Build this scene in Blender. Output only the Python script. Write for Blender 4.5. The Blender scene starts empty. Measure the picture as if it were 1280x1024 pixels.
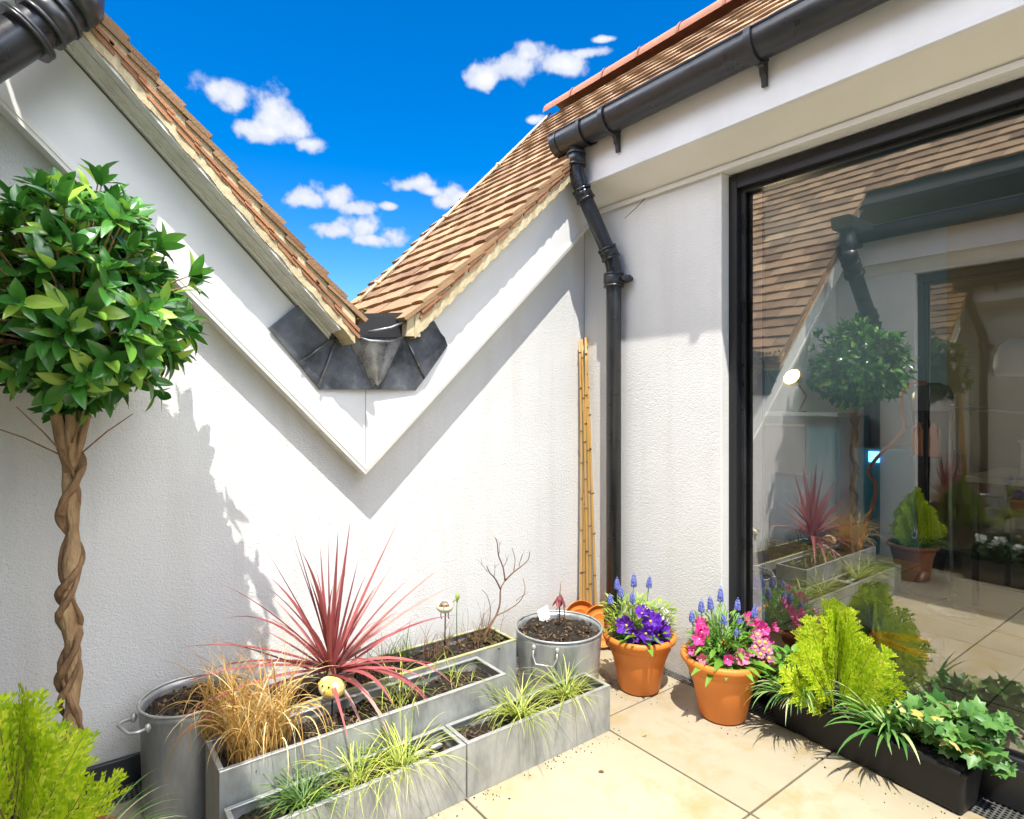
import bpy, math, random
from mathutils import Vector, Matrix
R = math.radians
S = bpy.context.scene
COL = S.collection
# ------------------------------------------------------------------ camera
cd = bpy.data.cameras.new("camera"); cam = bpy.data.objects.new("camera", cd); COL.objects.link(cam)
cam.location = (-2.10, -2.16, 1.15)
cam.rotation_euler = (R(90), 0, -math.atan2(.606, .795))
cd.sensor_width = 36; cd.lens = 747 / 1280 * 36; cd.shift_y = -9 / 1280
cd.clip_start = .02; cd.clip_end = 2000
S.camera = cam
# ------------------------------------------------------------------ exposure
S.view_settings.view_transform = 'Standard'; S.view_settings.look = 'None'
S.view_settings.exposure = 1.78; S.view_settings.gamma = 1
S.cycles.max_bounces = 10; S.cycles.transparent_max_bounces = 24
# ------------------------------------------------------------------ sun
SUN = Vector((.275, .42, -1)).normalized()
ld = bpy.data.lights.new("sun", 'SUN'); ld.energy = 2.15; ld.angle = R(.5); ld.color = (1, .955, .87)
so = bpy.data.objects.new("sun", ld); COL.objects.link(so)
so.rotation_euler = SUN.to_track_quat('-Z', 'Y').to_euler(); so.location = (-3, -5, 9)
# ------------------------------------------------------------------ world
W = bpy.data.worlds.new("World"); S.world = W; W.use_nodes = True
nt = W.node_tree; N = nt.nodes; LK = nt.links; N.clear()
wo = N.new('ShaderNodeOutputWorld'); bg = N.new('ShaderNodeBackground'); LK.new(bg.outputs[0], wo.inputs[0])
sky = N.new('ShaderNodeTexSky'); sky.sky_type = 'NISHITA'; sky.sun_disc = False
sky.sun_elevation = math.asin(-SUN.z); sky.sun_rotation = math.atan2(-SUN.x, -SUN.y) % (2 * math.pi)
sky.air_density = 1.0; sky.dust_density = .3; sky.ozone_density = 2.0
bg.inputs[1].default_value = .15
def wm(op, a, b=None, c=None):
    n = N.new('ShaderNodeMath'); n.operation = op
    for i, v in enumerate((a, b, c)):
        if v is None: continue
        if isinstance(v, (int, float)): n.inputs[i].default_value = v
        else: LK.new(v, n.inputs[i])
    return n.outputs[0]
hs = N.new('ShaderNodeHueSaturation'); hs.inputs['Saturation'].default_value = 1.55; hs.inputs['Value'].default_value = .46
hs.inputs['Hue'].default_value = .508
LK.new(sky.outputs[0], hs.inputs['Color'])
tc = N.new('ShaderNodeTexCoord'); sx = N.new('ShaderNodeSeparateXYZ'); LK.new(tc.outputs['Generated'], sx.inputs[0])
az = wm('ARCTAN2', sx.outputs[0], sx.outputs[1]); el = wm('ARCSINE', sx.outputs[2])
AZ0 = math.atan2(.606, .795)
def noise(sc, det, ro=.6):
    q = N.new('ShaderNodeTexNoise'); q.inputs['Scale'].default_value = sc; q.inputs['Detail'].default_value = det
    q.inputs['Roughness'].default_value = ro; LK.new(tc.outputs['Generated'], q.inputs['Vector']); return q.outputs[0]
def blobs(lst, k):
    field = None
    for (a, e, w, h) in lst:
        da = wm('DIVIDE', wm('SUBTRACT', az, AZ0 + R(a)), R(w)); de = wm('DIVIDE', wm('SUBTRACT', el, R(e)), R(h))
        v = wm('SUBTRACT', k, wm('SQRT', wm('ADD', wm('MULTIPLY', da, da), wm('MULTIPLY', de, de))))
        field = v if field is None else wm('MAXIMUM', field, v)
    return wm('MAXIMUM', field, -1.6)
def ramp(v, lo, hi):
    m_ = N.new('ShaderNodeMapRange'); m_.interpolation_type = 'SMOOTHSTEP'; LK.new(v, m_.inputs[0]); m_.inputs[1].default_value = lo; m_.inputs[2].default_value = hi; return m_.outputs[0]
def cmix(f, a, b):
    m_ = N.new('ShaderNodeMix'); m_.data_type = 'RGBA'; LK.new(f, m_.inputs[0])
    for i, v in ((6, a), (7, b)):
        if isinstance(v, tuple): m_.inputs[i].default_value = (*v, 1)
        else: LK.new(v, m_.inputs[i])
    return m_.outputs[2]
# small fair weather clouds (azimuth offset, elevation, half width, half height in degrees)
CL = [(-26.4, 25.0, 1.8, .9), (-25.0, 24.6, 1.5, 1.0), (-21.6, 24.2, 1.9, 1.5), (-20.0, 23.2, 1.7, 1.1), (-18.6, 22.3, 1.5, .6), (-23.6, 22.6, 2.1, .8), (-22, 22.7, 2.2, .9),
      (.8, 29.4, 2.9, 1.2), (-2.6, 28.5, 1.7, .8), (1.4, 30.2, 1.6, .9), (4.6, 29.4, 2.4, .9), (7.2, 30.1, 1.9, .4), (8.8, 31.0, 1.2, .25),
      (-18.6, 17.9, 2.0, .8), (-16.6, 18.3, 1.9, 1.0), (-14.6, 17.4, 1.6, .7), (-11.6, 17.8, .8, .35), (-16.2, 15.4, 1.8, .7), (-13.9, 16.0, 2.1, 1.1), (-11.6, 15.4, 1.6, .9), (-12.8, 14.9, 2.0, .6),
      (-9.4, 19.8, 1.9, .7), (-7.8, 19.3, 1.2, .5), (-6.4, 18.5, 1.3, .7), (-4.9, 18.9, 1.6, 1.0), (2.2, 25.3, .8, .35)]
puff = wm('ADD', wm('MULTIPLY', wm('SUBTRACT', noise(24, 7, .5), .5), 2.9), wm('MULTIPLY', wm('SUBTRACT', noise(70, 5, .5), .5), .55))
f1 = wm('ADD', blobs(CL, 1.35), puff)
a1 = ramp(f1, .12, .85)
shade = ramp(wm('ADD', f1, wm('MULTIPLY', wm('SUBTRACT', noise(45, 5), .5), 1.6)), .2, 2.2)
c1 = cmix(shade, (1.35, 1.5, 1.85), (2.1, 2.1, 2.15))
# cloud-shaped fill light added to unseen sky overhead and behind, lifting the shade
FILL = [(-78, 34, 16, 8), (-120, 40, 30, 16), (175, 36, 62, 27), (120, 38, 28, 16), (78, 30, 14, 8), (-20, 74, 130, 17), (150, 70, 130, 17)]
f2 = wm('ADD', blobs(FILL, 1.3), wm('MULTIPLY', wm('SUBTRACT', noise(5, 9, .6), .5), 3.0))
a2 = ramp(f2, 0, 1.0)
low = cmix(a1, hs.outputs[0], c1)
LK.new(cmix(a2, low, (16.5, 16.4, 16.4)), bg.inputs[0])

# ================================================================== helpers
random.seed(7)
rnd = random.random
def ru(a, b): return a + (b - a) * rnd()
class MB:
    def __init__(s): s.v = []; s.f = []; s.mi = []; s.sm = []
    def vert(s, p): s.v.append((p[0], p[1], p[2])); return len(s.v) - 1
    def face(s, idx, mi=0, sm=False): s.f.append(tuple(idx)); s.mi.append(mi); s.sm.append(sm)
    def hexa(s, P, mi=0):   # 8 points: bottom 4 ccw, top 4 ccw
        i = [s.vert(p) for p in P]
        for q in ((3, 2, 1, 0), (4, 5, 6, 7), (0, 1, 5, 4), (1, 2, 6, 5), (2, 3, 7, 6), (3, 0, 4, 7)):
            s.face([i[k] for k in q], mi)
    def box(s, x0, x1, y0, y1, z0, z1, mi=0):
        s.hexa([(x0, y0, z0), (x1, y0, z0), (x1, y1, z0), (x0, y1, z0), (x0, y0, z1), (x1, y0, z1), (x1, y1, z1), (x0, y1, z1)], mi)
    def prism(s, pts, d, mi=0):  # polygon pts (3d) extruded by vector d
        n = len(pts); a = [s.vert(p) for p in pts]; b = [s.vert((p[0] + d[0], p[1] + d[1], p[2] + d[2])) for p in pts]
        s.face(a[::-1], mi); s.face(b, mi)
        for i in range(n): s.face((a[i], a[(i + 1) % n], b[(i + 1) % n], b[i]), mi)
    def tube(s, pts, rad, seg=10, mi=0, cap=True, jit=0):
        pts = [Vector(p) for p in pts]; n = len(pts)
        if isinstance(rad, (int, float)): rad = [rad] * n
        up = None; rings = []
        for i, p in enumerate(pts):
            t = (pts[min(i + 1, n - 1)] - pts[max(i - 1, 0)]).normalized()
            if up is None:
                up = t.orthogonal().normalized()
            up = (up - t * up.dot(t)); up = up.normalized() if up.length > 1e-5 else t.orthogonal().normalized()
            sd = t.cross(up); ring = []
            for k in range(seg):
                a = 2 * math.pi * k / seg; rr = rad[i] * (1 + (ru(-jit, jit) if jit else 0))
                ring.append(s.vert(p + (up * math.cos(a) + sd * math.sin(a)) * rr))
            rings.append(ring)
        for i in range(n - 1):
            for k in range(seg):
                s.face((rings[i][k], rings[i][(k + 1) % seg], rings[i + 1][(k + 1) % seg], rings[i + 1][k]), mi, True)
        if cap: s.face(rings[0][::-1], mi); s.face(rings[-1], mi)
    def lathe(s, prof, seg=40, c=(0, 0, 0), mi=0, sx=1, sy=1, closed=False):
        rings = []
        for (r, z) in prof:
            if r <= 1e-6: rings.append([s.vert((c[0], c[1], c[2] + z))])
            else: rings.append([s.vert((c[0] + sx * r * math.cos(2 * math.pi * k / seg), c[1] + sy * r * math.sin(2 * math.pi * k / seg), c[2] + z)) for k in range(seg)])
        L = list(range(len(rings) - 1))
        for i in L:
            a, b = rings[i], rings[i + 1]
            for k in range(seg):
                k2 = (k + 1) % seg
                if len(a) == 1 and len(b) == 1: continue
                if len(a) == 1: s.face((a[0], b[k2], b[k]), mi, True)
                elif len(b) == 1: s.face((a[k], a[k2], b[0]), mi, True)
                else: s.face((a[k], a[k2], b[k2], b[k]), mi, True)
    def grid(s, fn, nu, nv, mi=0, sm=True):
        g = [[s.vert(fn(i / nu, j / nv)) for j in range(nv + 1)] for i in range(nu + 1)]
        for i in range(nu):
            for j in range(nv): s.face((g[i][j], g[i + 1][j], g[i + 1][j + 1], g[i][j + 1]), mi, sm)
    def blade(s, p, d, L, w, droop=.5, seg=6, mi=0, fold=.25, twist=0, taper=1.0, side=None, basew=.6):
        """strap leaf: starts at p in direction d, bends toward the ground"""
        p = Vector(p); d = Vector(d).normalized(); prev = None
        side = Vector(side) if side else d.cross(Vector((0, 0, 1)))
        if side.length < 1e-3: side = Vector((1, 0, 0))
        side.normalize(); st = L / seg
        for i in range(seg + 1):
            t = i / seg
            ww = w * (basew + (1 - basew) * min(1, t * 3)) * (1 - t ** (2.2 * taper)) + w * .02
            sd = side; nrm = sd.cross(d).normalized()
            row = [s.vert(p - sd * ww * .5 + nrm * ww * fold), s.vert(p), s.vert(p + sd * ww * .5 + nrm * ww * fold)]
            if prev:
                s.face((prev[0], prev[1], row[1], row[0]), mi, True); s.face((prev[1], prev[2], row[2], row[1]), mi, True)
            prev = row
            p = p + d * st
            d = (d + Vector((0, 0, -1)) * droop * st / L * (.4 + 1.6 * t) + side * twist * st / L).normalized()
            side = (side - d * side.dot(d)).normalized()
    def leaf(s, p, d, up, L, w, curl=.3, fold=.3, seg=5, mi=0, shape=1.0):
        p = Vector(p); d = Vector(d).normalized(); up = Vector(up)
        sd = d.cross(up)
        if sd.length < 1e-3: sd = d.orthogonal()
        sd.normalize(); up = sd.cross(d).normalized(); prev = None
        for i in range(seg + 1):
            t = i / seg; ww = w * math.sin(math.pi * min(.985, max(.02, t ** shape * .97 + .015))) ** .85
            q = p + d * L * t + up * (-curl * L * t * t)
            row = [s.vert(q - sd * ww * .5 + up * ww * fold), s.vert(q), s.vert(q + sd * ww * .5 + up * ww * fold)]
            if prev:
                s.face((prev[0], prev[1], row[1], row[0]), mi, True); s.face((prev[1], prev[2], row[2], row[1]), mi, True)
            prev = row
    def blob(s, c, r, mi=0, seg=8, rings=5, sc=(1, 1, 1), jit=.0):
        c = Vector(c); g = []
        for i in range(rings + 1):
            th = math.pi * i / rings; g.append([])
            for k in range(seg):
                a = 2 * math.pi * k / seg; rr = r * (1 + ru(-jit, jit))
                g[-1].append(s.vert(c + Vector((rr * sc[0] * math.sin(th) * math.cos(a), rr * sc[1] * math.sin(th) * math.sin(a), rr * sc[2] * math.cos(th)))))
        for i in range(rings):
            for k in range(seg): s.face((g[i][k], g[i + 1][k], g[i + 1][(k + 1) % seg], g[i][(k + 1) % seg]), mi, True)
    def build(s, name, mats, parent=None, loc=None, bevel=0, bseg=2):
        me = bpy.data.meshes.new(name); me.from_pydata(s.v, [], s.f); me.update()
        if not isinstance(mats, (list, tuple)): mats = [mats]
        for m in mats: me.materials.append(m)
        me.polygons.foreach_set('material_index', s.mi); me.polygons.foreach_set('use_smooth', s.sm)
        o = bpy.data.objects.new(name, me); COL.objects.link(o)
        if loc: o.location = loc
        if parent is not None:
            o.parent = parent
            if not loc: o.location = -Vector(parent.location) if parent.get('_abs') else (0, 0, 0)
        if bevel:
            b = o.modifiers.new('bevel', 'BEVEL'); b.width = bevel; b.segments = bseg; b.limit_method = 'ANGLE'; b.angle_limit = R(35)
        return o
def smooth(pts, n=6):
    P = [Vector(p) for p in pts]; P = [P[0]] + P + [P[-1]]; out = []
    for i in range(1, len(P) - 2):
        for k in range(n):
            t = k / n; a, b_, c, d = P[i - 1], P[i], P[i + 1], P[i + 2]
            out.append(.5 * ((2 * b_) + (c - a) * t + (2 * a - 5 * b_ + 4 * c - d) * t * t + (3 * b_ - a - 3 * c + d) * t ** 3))
    return out + [P[-1]]
def thing(name, label, cat, loc=(0, 0, 0), rotz=0, group=None, absolute=True):
    """Empty at the base. absolute=True: children meshes are written in world coordinates."""
    o = bpy.data.objects.new(name, None); COL.objects.link(o); o.empty_display_size = .1
    o.location = loc; o.rotation_euler = (0, 0, rotz)
    o['label'] = label; o['category'] = cat
    if group: o['group'] = group
    if absolute and rotz == 0: o['_abs'] = 1
    return o
def tag(o, label, cat, group=None):
    o['label'] = label; o['category'] = cat
    if group: o['group'] = group
    return o
def struct(o, kind='structure'): o['kind'] = kind; return o
def dup(root, loc, rotz, label, group=None):
    r = root.copy(); COL.objects.link(r); r.location = loc; r.rotation_euler = (0, 0, rotz); r['label'] = label
    if group: r['group'] = group
    for ch in list(root.children):
        c = ch.copy(); COL.objects.link(c); c.parent = r
        for g in list(ch.children):
            e = g.copy(); COL.objects.link(e); e.parent = c
    return r

# ------------------------------------------------------------------ materials
def mat(name, c1, c2=None, scale=8, rough=.6, metal=0, bump=0, bscale=60, island=0, spec=.5, trans=0, detail=6,
        coat=0, c3=None, ramp=(.35, .65), bdist=.004, rvar=0, stretch=None, emit=None):
    m = bpy.data.materials.new(name); m.use_nodes = True; t = m.node_tree; n = t.nodes; l = t.links; n.clear()
    out = n.new('ShaderNodeOutputMaterial'); b = n.new('ShaderNodeBsdfPrincipled'); l.new(b.outputs[0], out.inputs[0])
    b.inputs['Roughness'].default_value = rough; b.inputs['Metallic'].default_value = metal
    b.inputs['Specular IOR Level'].default_value = spec
    if coat: b.inputs['Coat Weight'].default_value = coat; b.inputs['Coat Roughness'].default_value = .15
    b.inputs['Base Color'].default_value = (*c1, 1)
    co = n.new('ShaderNodeTexCoord'); vec = co.outputs['Object']
    if stretch:
        mp = n.new('ShaderNodeMapping'); mp.inputs['Scale'].default_value = stretch; l.new(vec, mp.inputs[0]); vec = mp.outputs[0]
    col = None
    if c2:
        no = n.new('ShaderNodeTexNoise'); no.inputs['Scale'].default_value = scale; no.inputs['Detail'].default_value = detail
        no.inputs['Roughness'].default_value = .62; l.new(vec, no.inputs['Vector'])
        r = n.new('ShaderNodeValToRGB'); r.color_ramp.elements[0].color = (*c1, 1); r.color_ramp.elements[1].color = (*c2, 1)
        r.color_ramp.elements[0].position = ramp[0]; r.color_ramp.elements[1].position = ramp[1]
        if c3:
            e = r.color_ramp.elements.new(min(.98, ramp[1] + .14)); e.color = (*c3, 1)
        fac = no.outputs[0]
        if island:
            g = n.new('ShaderNodeNewGeometry'); mm = n.new('ShaderNodeMix'); mm.inputs[0].default_value = island
            l.new(fac, mm.inputs[2]); l.new(g.outputs['Random Per Island'], mm.inputs[3]); fac = mm.outputs[0]
        l.new(fac, r.inputs[0]); col = r.outputs[0]; l.new(col, b.inputs['Base Color'])
        if rvar:
            mr_ = n.new('ShaderNodeMapRange'); l.new(no.outputs[0], mr_.inputs[0]); mr_.inputs[1].default_value = .3; mr_.inputs[2].default_value = .7
            mr_.inputs[3].default_value = rough - rvar; mr_.inputs[4].default_value = rough + rvar; l.new(mr_.outputs[0], b.inputs['Roughness'])
    if bump:
        no = n.new('ShaderNodeTexNoise'); no.inputs['Scale'].default_value = bscale; no.inputs['Detail'].default_value = 5
        l.new(vec, no.inputs['Vector']); bp = n.new('ShaderNodeBump'); bp.inputs['Strength'].default_value = bump
        bp.inputs['Distance'].default_value = bdist; l.new(no.outputs[0], bp.inputs['Height']); l.new(bp.outputs[0], b.inputs['Normal'])
    if trans:
        tr = n.new('ShaderNodeBsdfTranslucent'); mix = n.new('ShaderNodeMixShader'); mix.inputs[0].default_value = trans
        if col: l.new(col, tr.inputs[0])
        else: tr.inputs[0].default_value = (*c1, 1)
        l.new(b.outputs[0], mix.inputs[1]); l.new(tr.outputs[0], mix.inputs[2]); l.new(mix.outputs[0], out.inputs[0])
    if emit:
        b.inputs['Emission Color'].default_value = (*emit[0], 1); b.inputs['Emission Strength'].default_value = emit[1]
    return m
def stucco(name, c):
    m = mat(name, c, tuple(x * .94 for x in c), scale=3, rough=.93, spec=.2)
    t = m.node_tree; n = t.nodes; l = t.links; b = [x for x in n if x.type == 'BSDF_PRINCIPLED'][0]
    co = [x for x in n if x.type == 'TEX_COORD'][0]
    mp = n.new('ShaderNodeMapping'); mp.inputs['Scale'].default_value = (1, 1, 1.5); l.new(co.outputs['Object'], mp.inputs[0])
    a = n.new('ShaderNodeTexNoise'); a.inputs['Scale'].default_value = 85; a.inputs['Detail'].default_value = 3; a.inputs['Distortion'].default_value = 1.2
    l.new(mp.outputs[0], a.inputs['Vector'])
    v = n.new('ShaderNodeTexVoronoi'); v.inputs['Scale'].default_value = 210; l.new(co.outputs['Object'], v.inputs['Vector'])
    mx_ = n.new('ShaderNodeMath'); mx_.operation = 'MULTIPLY_ADD'; l.new(v.outputs[0], mx_.inputs[0]); mx_.inputs[1].default_value = .3; l.new(a.outputs[0], mx_.inputs[2])
    bp = n.new('ShaderNodeBump'); bp.inputs['Strength'].default_value = .55; bp.inputs['Distance'].default_value = .005
    l.new(mx_.outputs[0], bp.inputs['Height']); l.new(bp.outputs[0], b.inputs['Normal'])
    ms = n.new('ShaderNodeMapping'); ms.inputs['Scale'].default_value = (9, 9, .7); l.new(co.outputs['Object'], ms.inputs[0])
    sn = n.new('ShaderNodeTexNoise'); sn.inputs['Scale'].default_value = 1.4; sn.inputs['Detail'].default_value = 9; l.new(ms.outputs[0], sn.inputs['Vector'])
    sr = n.new('ShaderNodeMapRange'); l.new(sn.outputs[0], sr.inputs[0]); sr.inputs[1].default_value = .50; sr.inputs[2].default_value = .78; sr.inputs[4].default_value = .5
    sm_ = n.new('ShaderNodeMix'); sm_.data_type = 'RGBA'; l.new(sr.outputs[0], sm_.inputs[0]); l.new(b.inputs['Base Color'].links[0].from_socket, sm_.inputs[6]); sm_.inputs[7].default_value = (.60, .585, .54, 1); l.new(sm_.outputs[2], b.inputs['Base Color'])
    # damp / dirt streaks low on the wall
    sxyz = n.new('ShaderNodeSeparateXYZ'); l.new(co.outputs['Object'], sxyz.inputs[0])
    dn = n.new('ShaderNodeTexNoise'); dn.inputs['Scale'].default_value = 11; dn.inputs['Detail'].default_value = 8; l.new(co.outputs['Object'], dn.inputs['Vector'])
    mr_ = n.new('ShaderNodeMapRange'); l.new(sxyz.outputs[2], mr_.inputs[0]); mr_.inputs[1].default_value = .05; mr_.inputs[2].default_value = .24
    mr_.inputs[3].default_value = 1; mr_.inputs[4].default_value = 0
    mu = n.new('ShaderNodeMath'); mu.operation = 'MULTIPLY'; l.new(mr_.outputs[0], mu.inputs[0]); l.new(dn.outputs[0], mu.inputs[1])
    cm = n.new('ShaderNodeMix'); cm.data_type = 'RGBA'; l.new(mu.outputs[0], cm.inputs[0])
    src = b.inputs['Base Color'].links[0].from_socket; l.new(src, cm.inputs[6]); cm.inputs[7].default_value = (.34, .32, .24, 1); l.new(cm.outputs[2], b.inputs['Base Color'])
    return m
M = {}
M['render'] = stucco('white textured render', (.73, .725, .71))
M['white'] = mat('white gloss board', (.80, .80, .80), (.74, .74, .735), scale=5, rough=.42, spec=.4, bump=.05, bscale=9)
M['cream'] = mat('cream painted soffit', (.81, .79, .73), (.77, .75, .68), scale=4, rough=.45)
M['trim'] = mat('weathered white trim', (.76, .75, .70), (.58, .565, .50), scale=9, rough=.5, detail=9, ramp=(.45, .8), stretch=(1, 1, 1))
M['mortar'] = mat('sandy mortar', (.62, .52, .33), (.46, .375, .225), scale=18, rough=.95, bump=.5, bscale=60, bdist=.005)
M['tile'] = mat('weathered clay tile', (.17, .092, .045), (.36, .225, .12), scale=14, rough=.88, island=.7, bump=.5, bscale=120, c3=(.45, .31, .18), ramp=(.15, .76))
M['slip'] = mat('orange clay tile slip', (.42, .19, .09), (.28, .13, .065), scale=20, rough=.85, island=.5, bump=.4, bscale=90)
M['ridge'] = mat('red clay ridge tile', (.48, .19, .11), (.34, .135, .08), scale=9, rough=.8, island=.4, bump=.3, bscale=60)
M['black'] = mat('black plastic', (.018, .019, .022), (.034, .036, .042), scale=7, rough=.33, spec=.6, rvar=.1, bump=.05, bscale=40)
M['trough'] = mat('matt black plastic', (.008, .008, .009), (.016, .016, .017), scale=9, rough=.5, spec=.3, rvar=.08)
M['frame'] = mat('black powder coated aluminium', (.012, .013, .015), rough=.38, spec=.5)
M['lead'] = mat('lead sheet', (.03, .033, .042), (.13, .14, .16), scale=9, rough=.42, metal=.35, rvar=.12, bump=.5, bscale=12, bdist=.01, c3=(.32, .33, .35), ramp=(.34, .62))
M['leadbright'] = mat('polished lead dish', (.16, .165, .18), (.36, .37, .39), scale=14, rough=.3, metal=.75, rvar=.1, bump=.2, bscale=20)
M['tarp'] = mat('dark felt', (.012, .012, .014), rough=.9, bump=.5, bscale=30)
M['zinc'] = mat('weathered zinc', (.25, .265, .265), (.44, .45, .43), scale=11, rough=.5, metal=.35, rvar=.12, bump=.12, bscale=22, stretch=(1, 1, .45), c3=(.33, .30, .20), ramp=(.36, .60))
M['zincrim'] = mat('bright zinc rim', (.50, .51, .50), (.36, .36, .33), scale=22, rough=.42, metal=.5, rvar=.1)
M['algae'] = mat('zinc rim with algae', (.33, .31, .10), (.42, .42, .36), scale=24, rough=.7, metal=.1, ramp=(.42, .62))
M['galv'] = mat('galvanised steel', (.28, .30, .30), (.48, .49, .48), scale=12, rough=.42, metal=.5, rvar=.12, stretch=(1, 1, .3), c3=(.32, .29, .21), ramp=(.36, .62), bump=.08, bscale=12)
M['soil'] = mat('dark potting compost', (.012, .009, .006), (.06, .042, .026), scale=60, rough=.97, bump=1, bscale=130, bdist=.02, ramp=(.4, .7))
M['moss'] = mat('moss and dead matter', (.09, .10, .02), (.16, .10, .04), scale=40, rough=.95, bump=1, bscale=150, bdist=.015)
M['terracotta'] = mat('orange terracotta plastic', (.76, .235, .035), (.62, .19, .032), scale=4, rough=.5, spec=.4, bump=.08, bscale=30, rvar=.08, c3=(.70, .30, .10), ramp=(.3, .66), detail=10)
M['oldterracotta'] = mat('dull terracotta', (.33, .13, .06), (.25, .09, .045), scale=7, rough=.7, bump=.1, bscale=40)
M['cane'] = mat('bamboo cane', (.62, .38, .11), (.46, .27, .08), scale=26, rough=.4, island=.4, stretch=(1, 1, .1))
M['canenode'] = mat('dark cane node', (.10, .055, .02), rough=.7)
M['bark'] = mat('brown braided bark', (.17, .085, .035), (.50, .34, .18), scale=34, rough=.85, bump=1, bscale=70, stretch=(1, 1, .3), island=.1, bdist=.014, ramp=(.3, .7))
M['vine'] = mat('dark vine bark', (.10, .05, .02), (.34, .20, .10), scale=30, rough=.8, bump=1, bdist=.012, bscale=60, stretch=(1, 1, .3), ramp=(.3, .7))
M['bayleaf'] = mat('glossy green leaf', (.03, .125, .022), (.085, .29, .035), scale=5, rough=.22, spec=.7, island=.85, trans=.25, c3=(.38, .60, .08), ramp=(.15, .72))
M['cypress'] = mat('golden conifer foliage', (.28, .46, .012), (.60, .74, .02), scale=14, rough=.5, island=.5, trans=.42, c3=(.82, .84, .10), ramp=(.25, .62))
M['cypress2'] = mat('green conifer foliage', (.06, .15, .015), (.17, .28, .02), scale=9, rough=.55, island=.45, trans=.25, ramp=(.25, .7))
M['cordyline'] = mat('burgundy strap leaf', (.26, .05, .055), (.50, .15, .15), scale=6, rough=.38, island=.7, trans=.28, c3=(.70, .34, .30), ramp=(.2, .70))
M['drygrass'] = mat('straw bleached grass', (.42, .22, .05), (.68, .47, .15), scale=8, rough=.6, island=.8, trans=.2, c3=(.78, .64, .36), ramp=(.15, .72))
M['sedge'] = mat('lime green sedge', (.20, .29, .03), (.46, .52, .08), scale=8, rough=.5, island=.8, trans=.28, c3=(.66, .64, .25), ramp=(.12, .72))
M['sedgedark'] = mat('dark green sedge', (.03, .09, .018), (.14, .25, .04), scale=8, rough=.5, island=.8, trans=.22, ramp=(.2, .8))
M['varieg'] = mat('variegated strap leaf', (.05, .17, .03), (.22, .40, .10), scale=8, rough=.45, island=.75, trans=.25, c3=(.72, .74, .40), ramp=(.15, .7))
M['ivy'] = mat('ivy leaf', (.05, .17, .035), (.16, .33, .07), scale=22, rough=.42, island=.7, trans=.25, c3=(.50, .58, .20), ramp=(.2, .8))
M['ivyedge'] = mat('yellowing ivy leaf', (.50, .42, .10), (.62, .58, .30), scale=22, rough=.5, island=.7, trans=.25)
M['green'] = mat('fresh green foliage', (.07, .22, .02), (.22, .42, .05), scale=10, rough=.45, island=.7, trans=.28, ramp=(.15, .85))
M['limefol'] = mat('lime foliage', (.22, .38, .04), (.48, .58, .12), scale=10, rough=.5, island=.7, trans=.3, ramp=(.15, .85))
M['darkgreen'] = mat('dark foliage', (.012, .05, .015), (.04, .12, .03), scale=10, rough=.5, island=.7, trans=.15)
M['purple'] = mat('violet petal', (.09, .012, .38), (.24, .05, .62), scale=45, rough=.5, trans=.3, island=.25, c3=(.72, .60, .90), ramp=(.4, .64), spec=.3)
M['purplewhite'] = mat('white edged violet petal', (.55, .40, .80), (.85, .80, .92), scale=30, rough=.5, trans=.3)
M['blue'] = mat('grape hyacinth blue', (.10, .12, .46), (.24, .27, .62), scale=30, rough=.6, island=.8, trans=.15, ramp=(.2, .8))
M['magenta'] = mat('magenta petal', (.62, .02, .22), (.80, .12, .42), scale=40, rough=.5, trans=.3, island=.3, c3=(.92, .60, .78), ramp=(.4, .66))
M['pink'] = mat('pink petal', (.72, .06, .26), (.88, .38, .50), scale=40, rough=.5, trans=.3, island=.5, ramp=(.2, .8))
M['mauve'] = mat('mauve primrose petal', (.36, .06, .22), (.62, .25, .42), scale=60, rough=.5, trans=.25, island=.4)
M['yellow'] = mat('yellow petal', (.90, .58, .04), (.92, .70, .15), scale=40, rough=.5, trans=.2)
M['whitepetal'] = mat('white petal', (.85, .86, .80), (.72, .76, .62), scale=50, rough=.5, trans=.25)
M['twig'] = mat('brown dead twig', (.13, .065, .035), (.24, .14, .075), scale=30, rough=.85)
M['seed'] = mat('dark red bud', (.12, .02, .025), (.25, .05, .05), scale=40, rough=.6)
M['birdcream'] = mat('cream enamel', (.80, .72, .45), (.88, .84, .66), scale=18, rough=.35, coat=.4, bump=.1, bscale=40)
M['birdyellow'] = mat('yellow ochre enamel', (.72, .44, .05), (.82, .62, .18), scale=18, rough=.35, coat=.4)
M['birdbrown'] = mat('brown enamel', (.22, .13, .06), (.10, .07, .05), scale=30, rough=.4)
M['iron'] = mat('black iron rod', (.02, .02, .02), rough=.5, metal=.3)
M['bag'] = mat('white plastic bag', (.80, .81, .82), rough=.3, bump=.4, bscale=16, bdist=.02, trans=.15)
M['stone'] = mat('flat sandstone', (.36, .28, .18), (.26, .20, .13), scale=12, rough=.9, bump=.5, bscale=40)
M['cardlabel'] = mat('white plant label', (.82, .83, .84), rough=.5)

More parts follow.
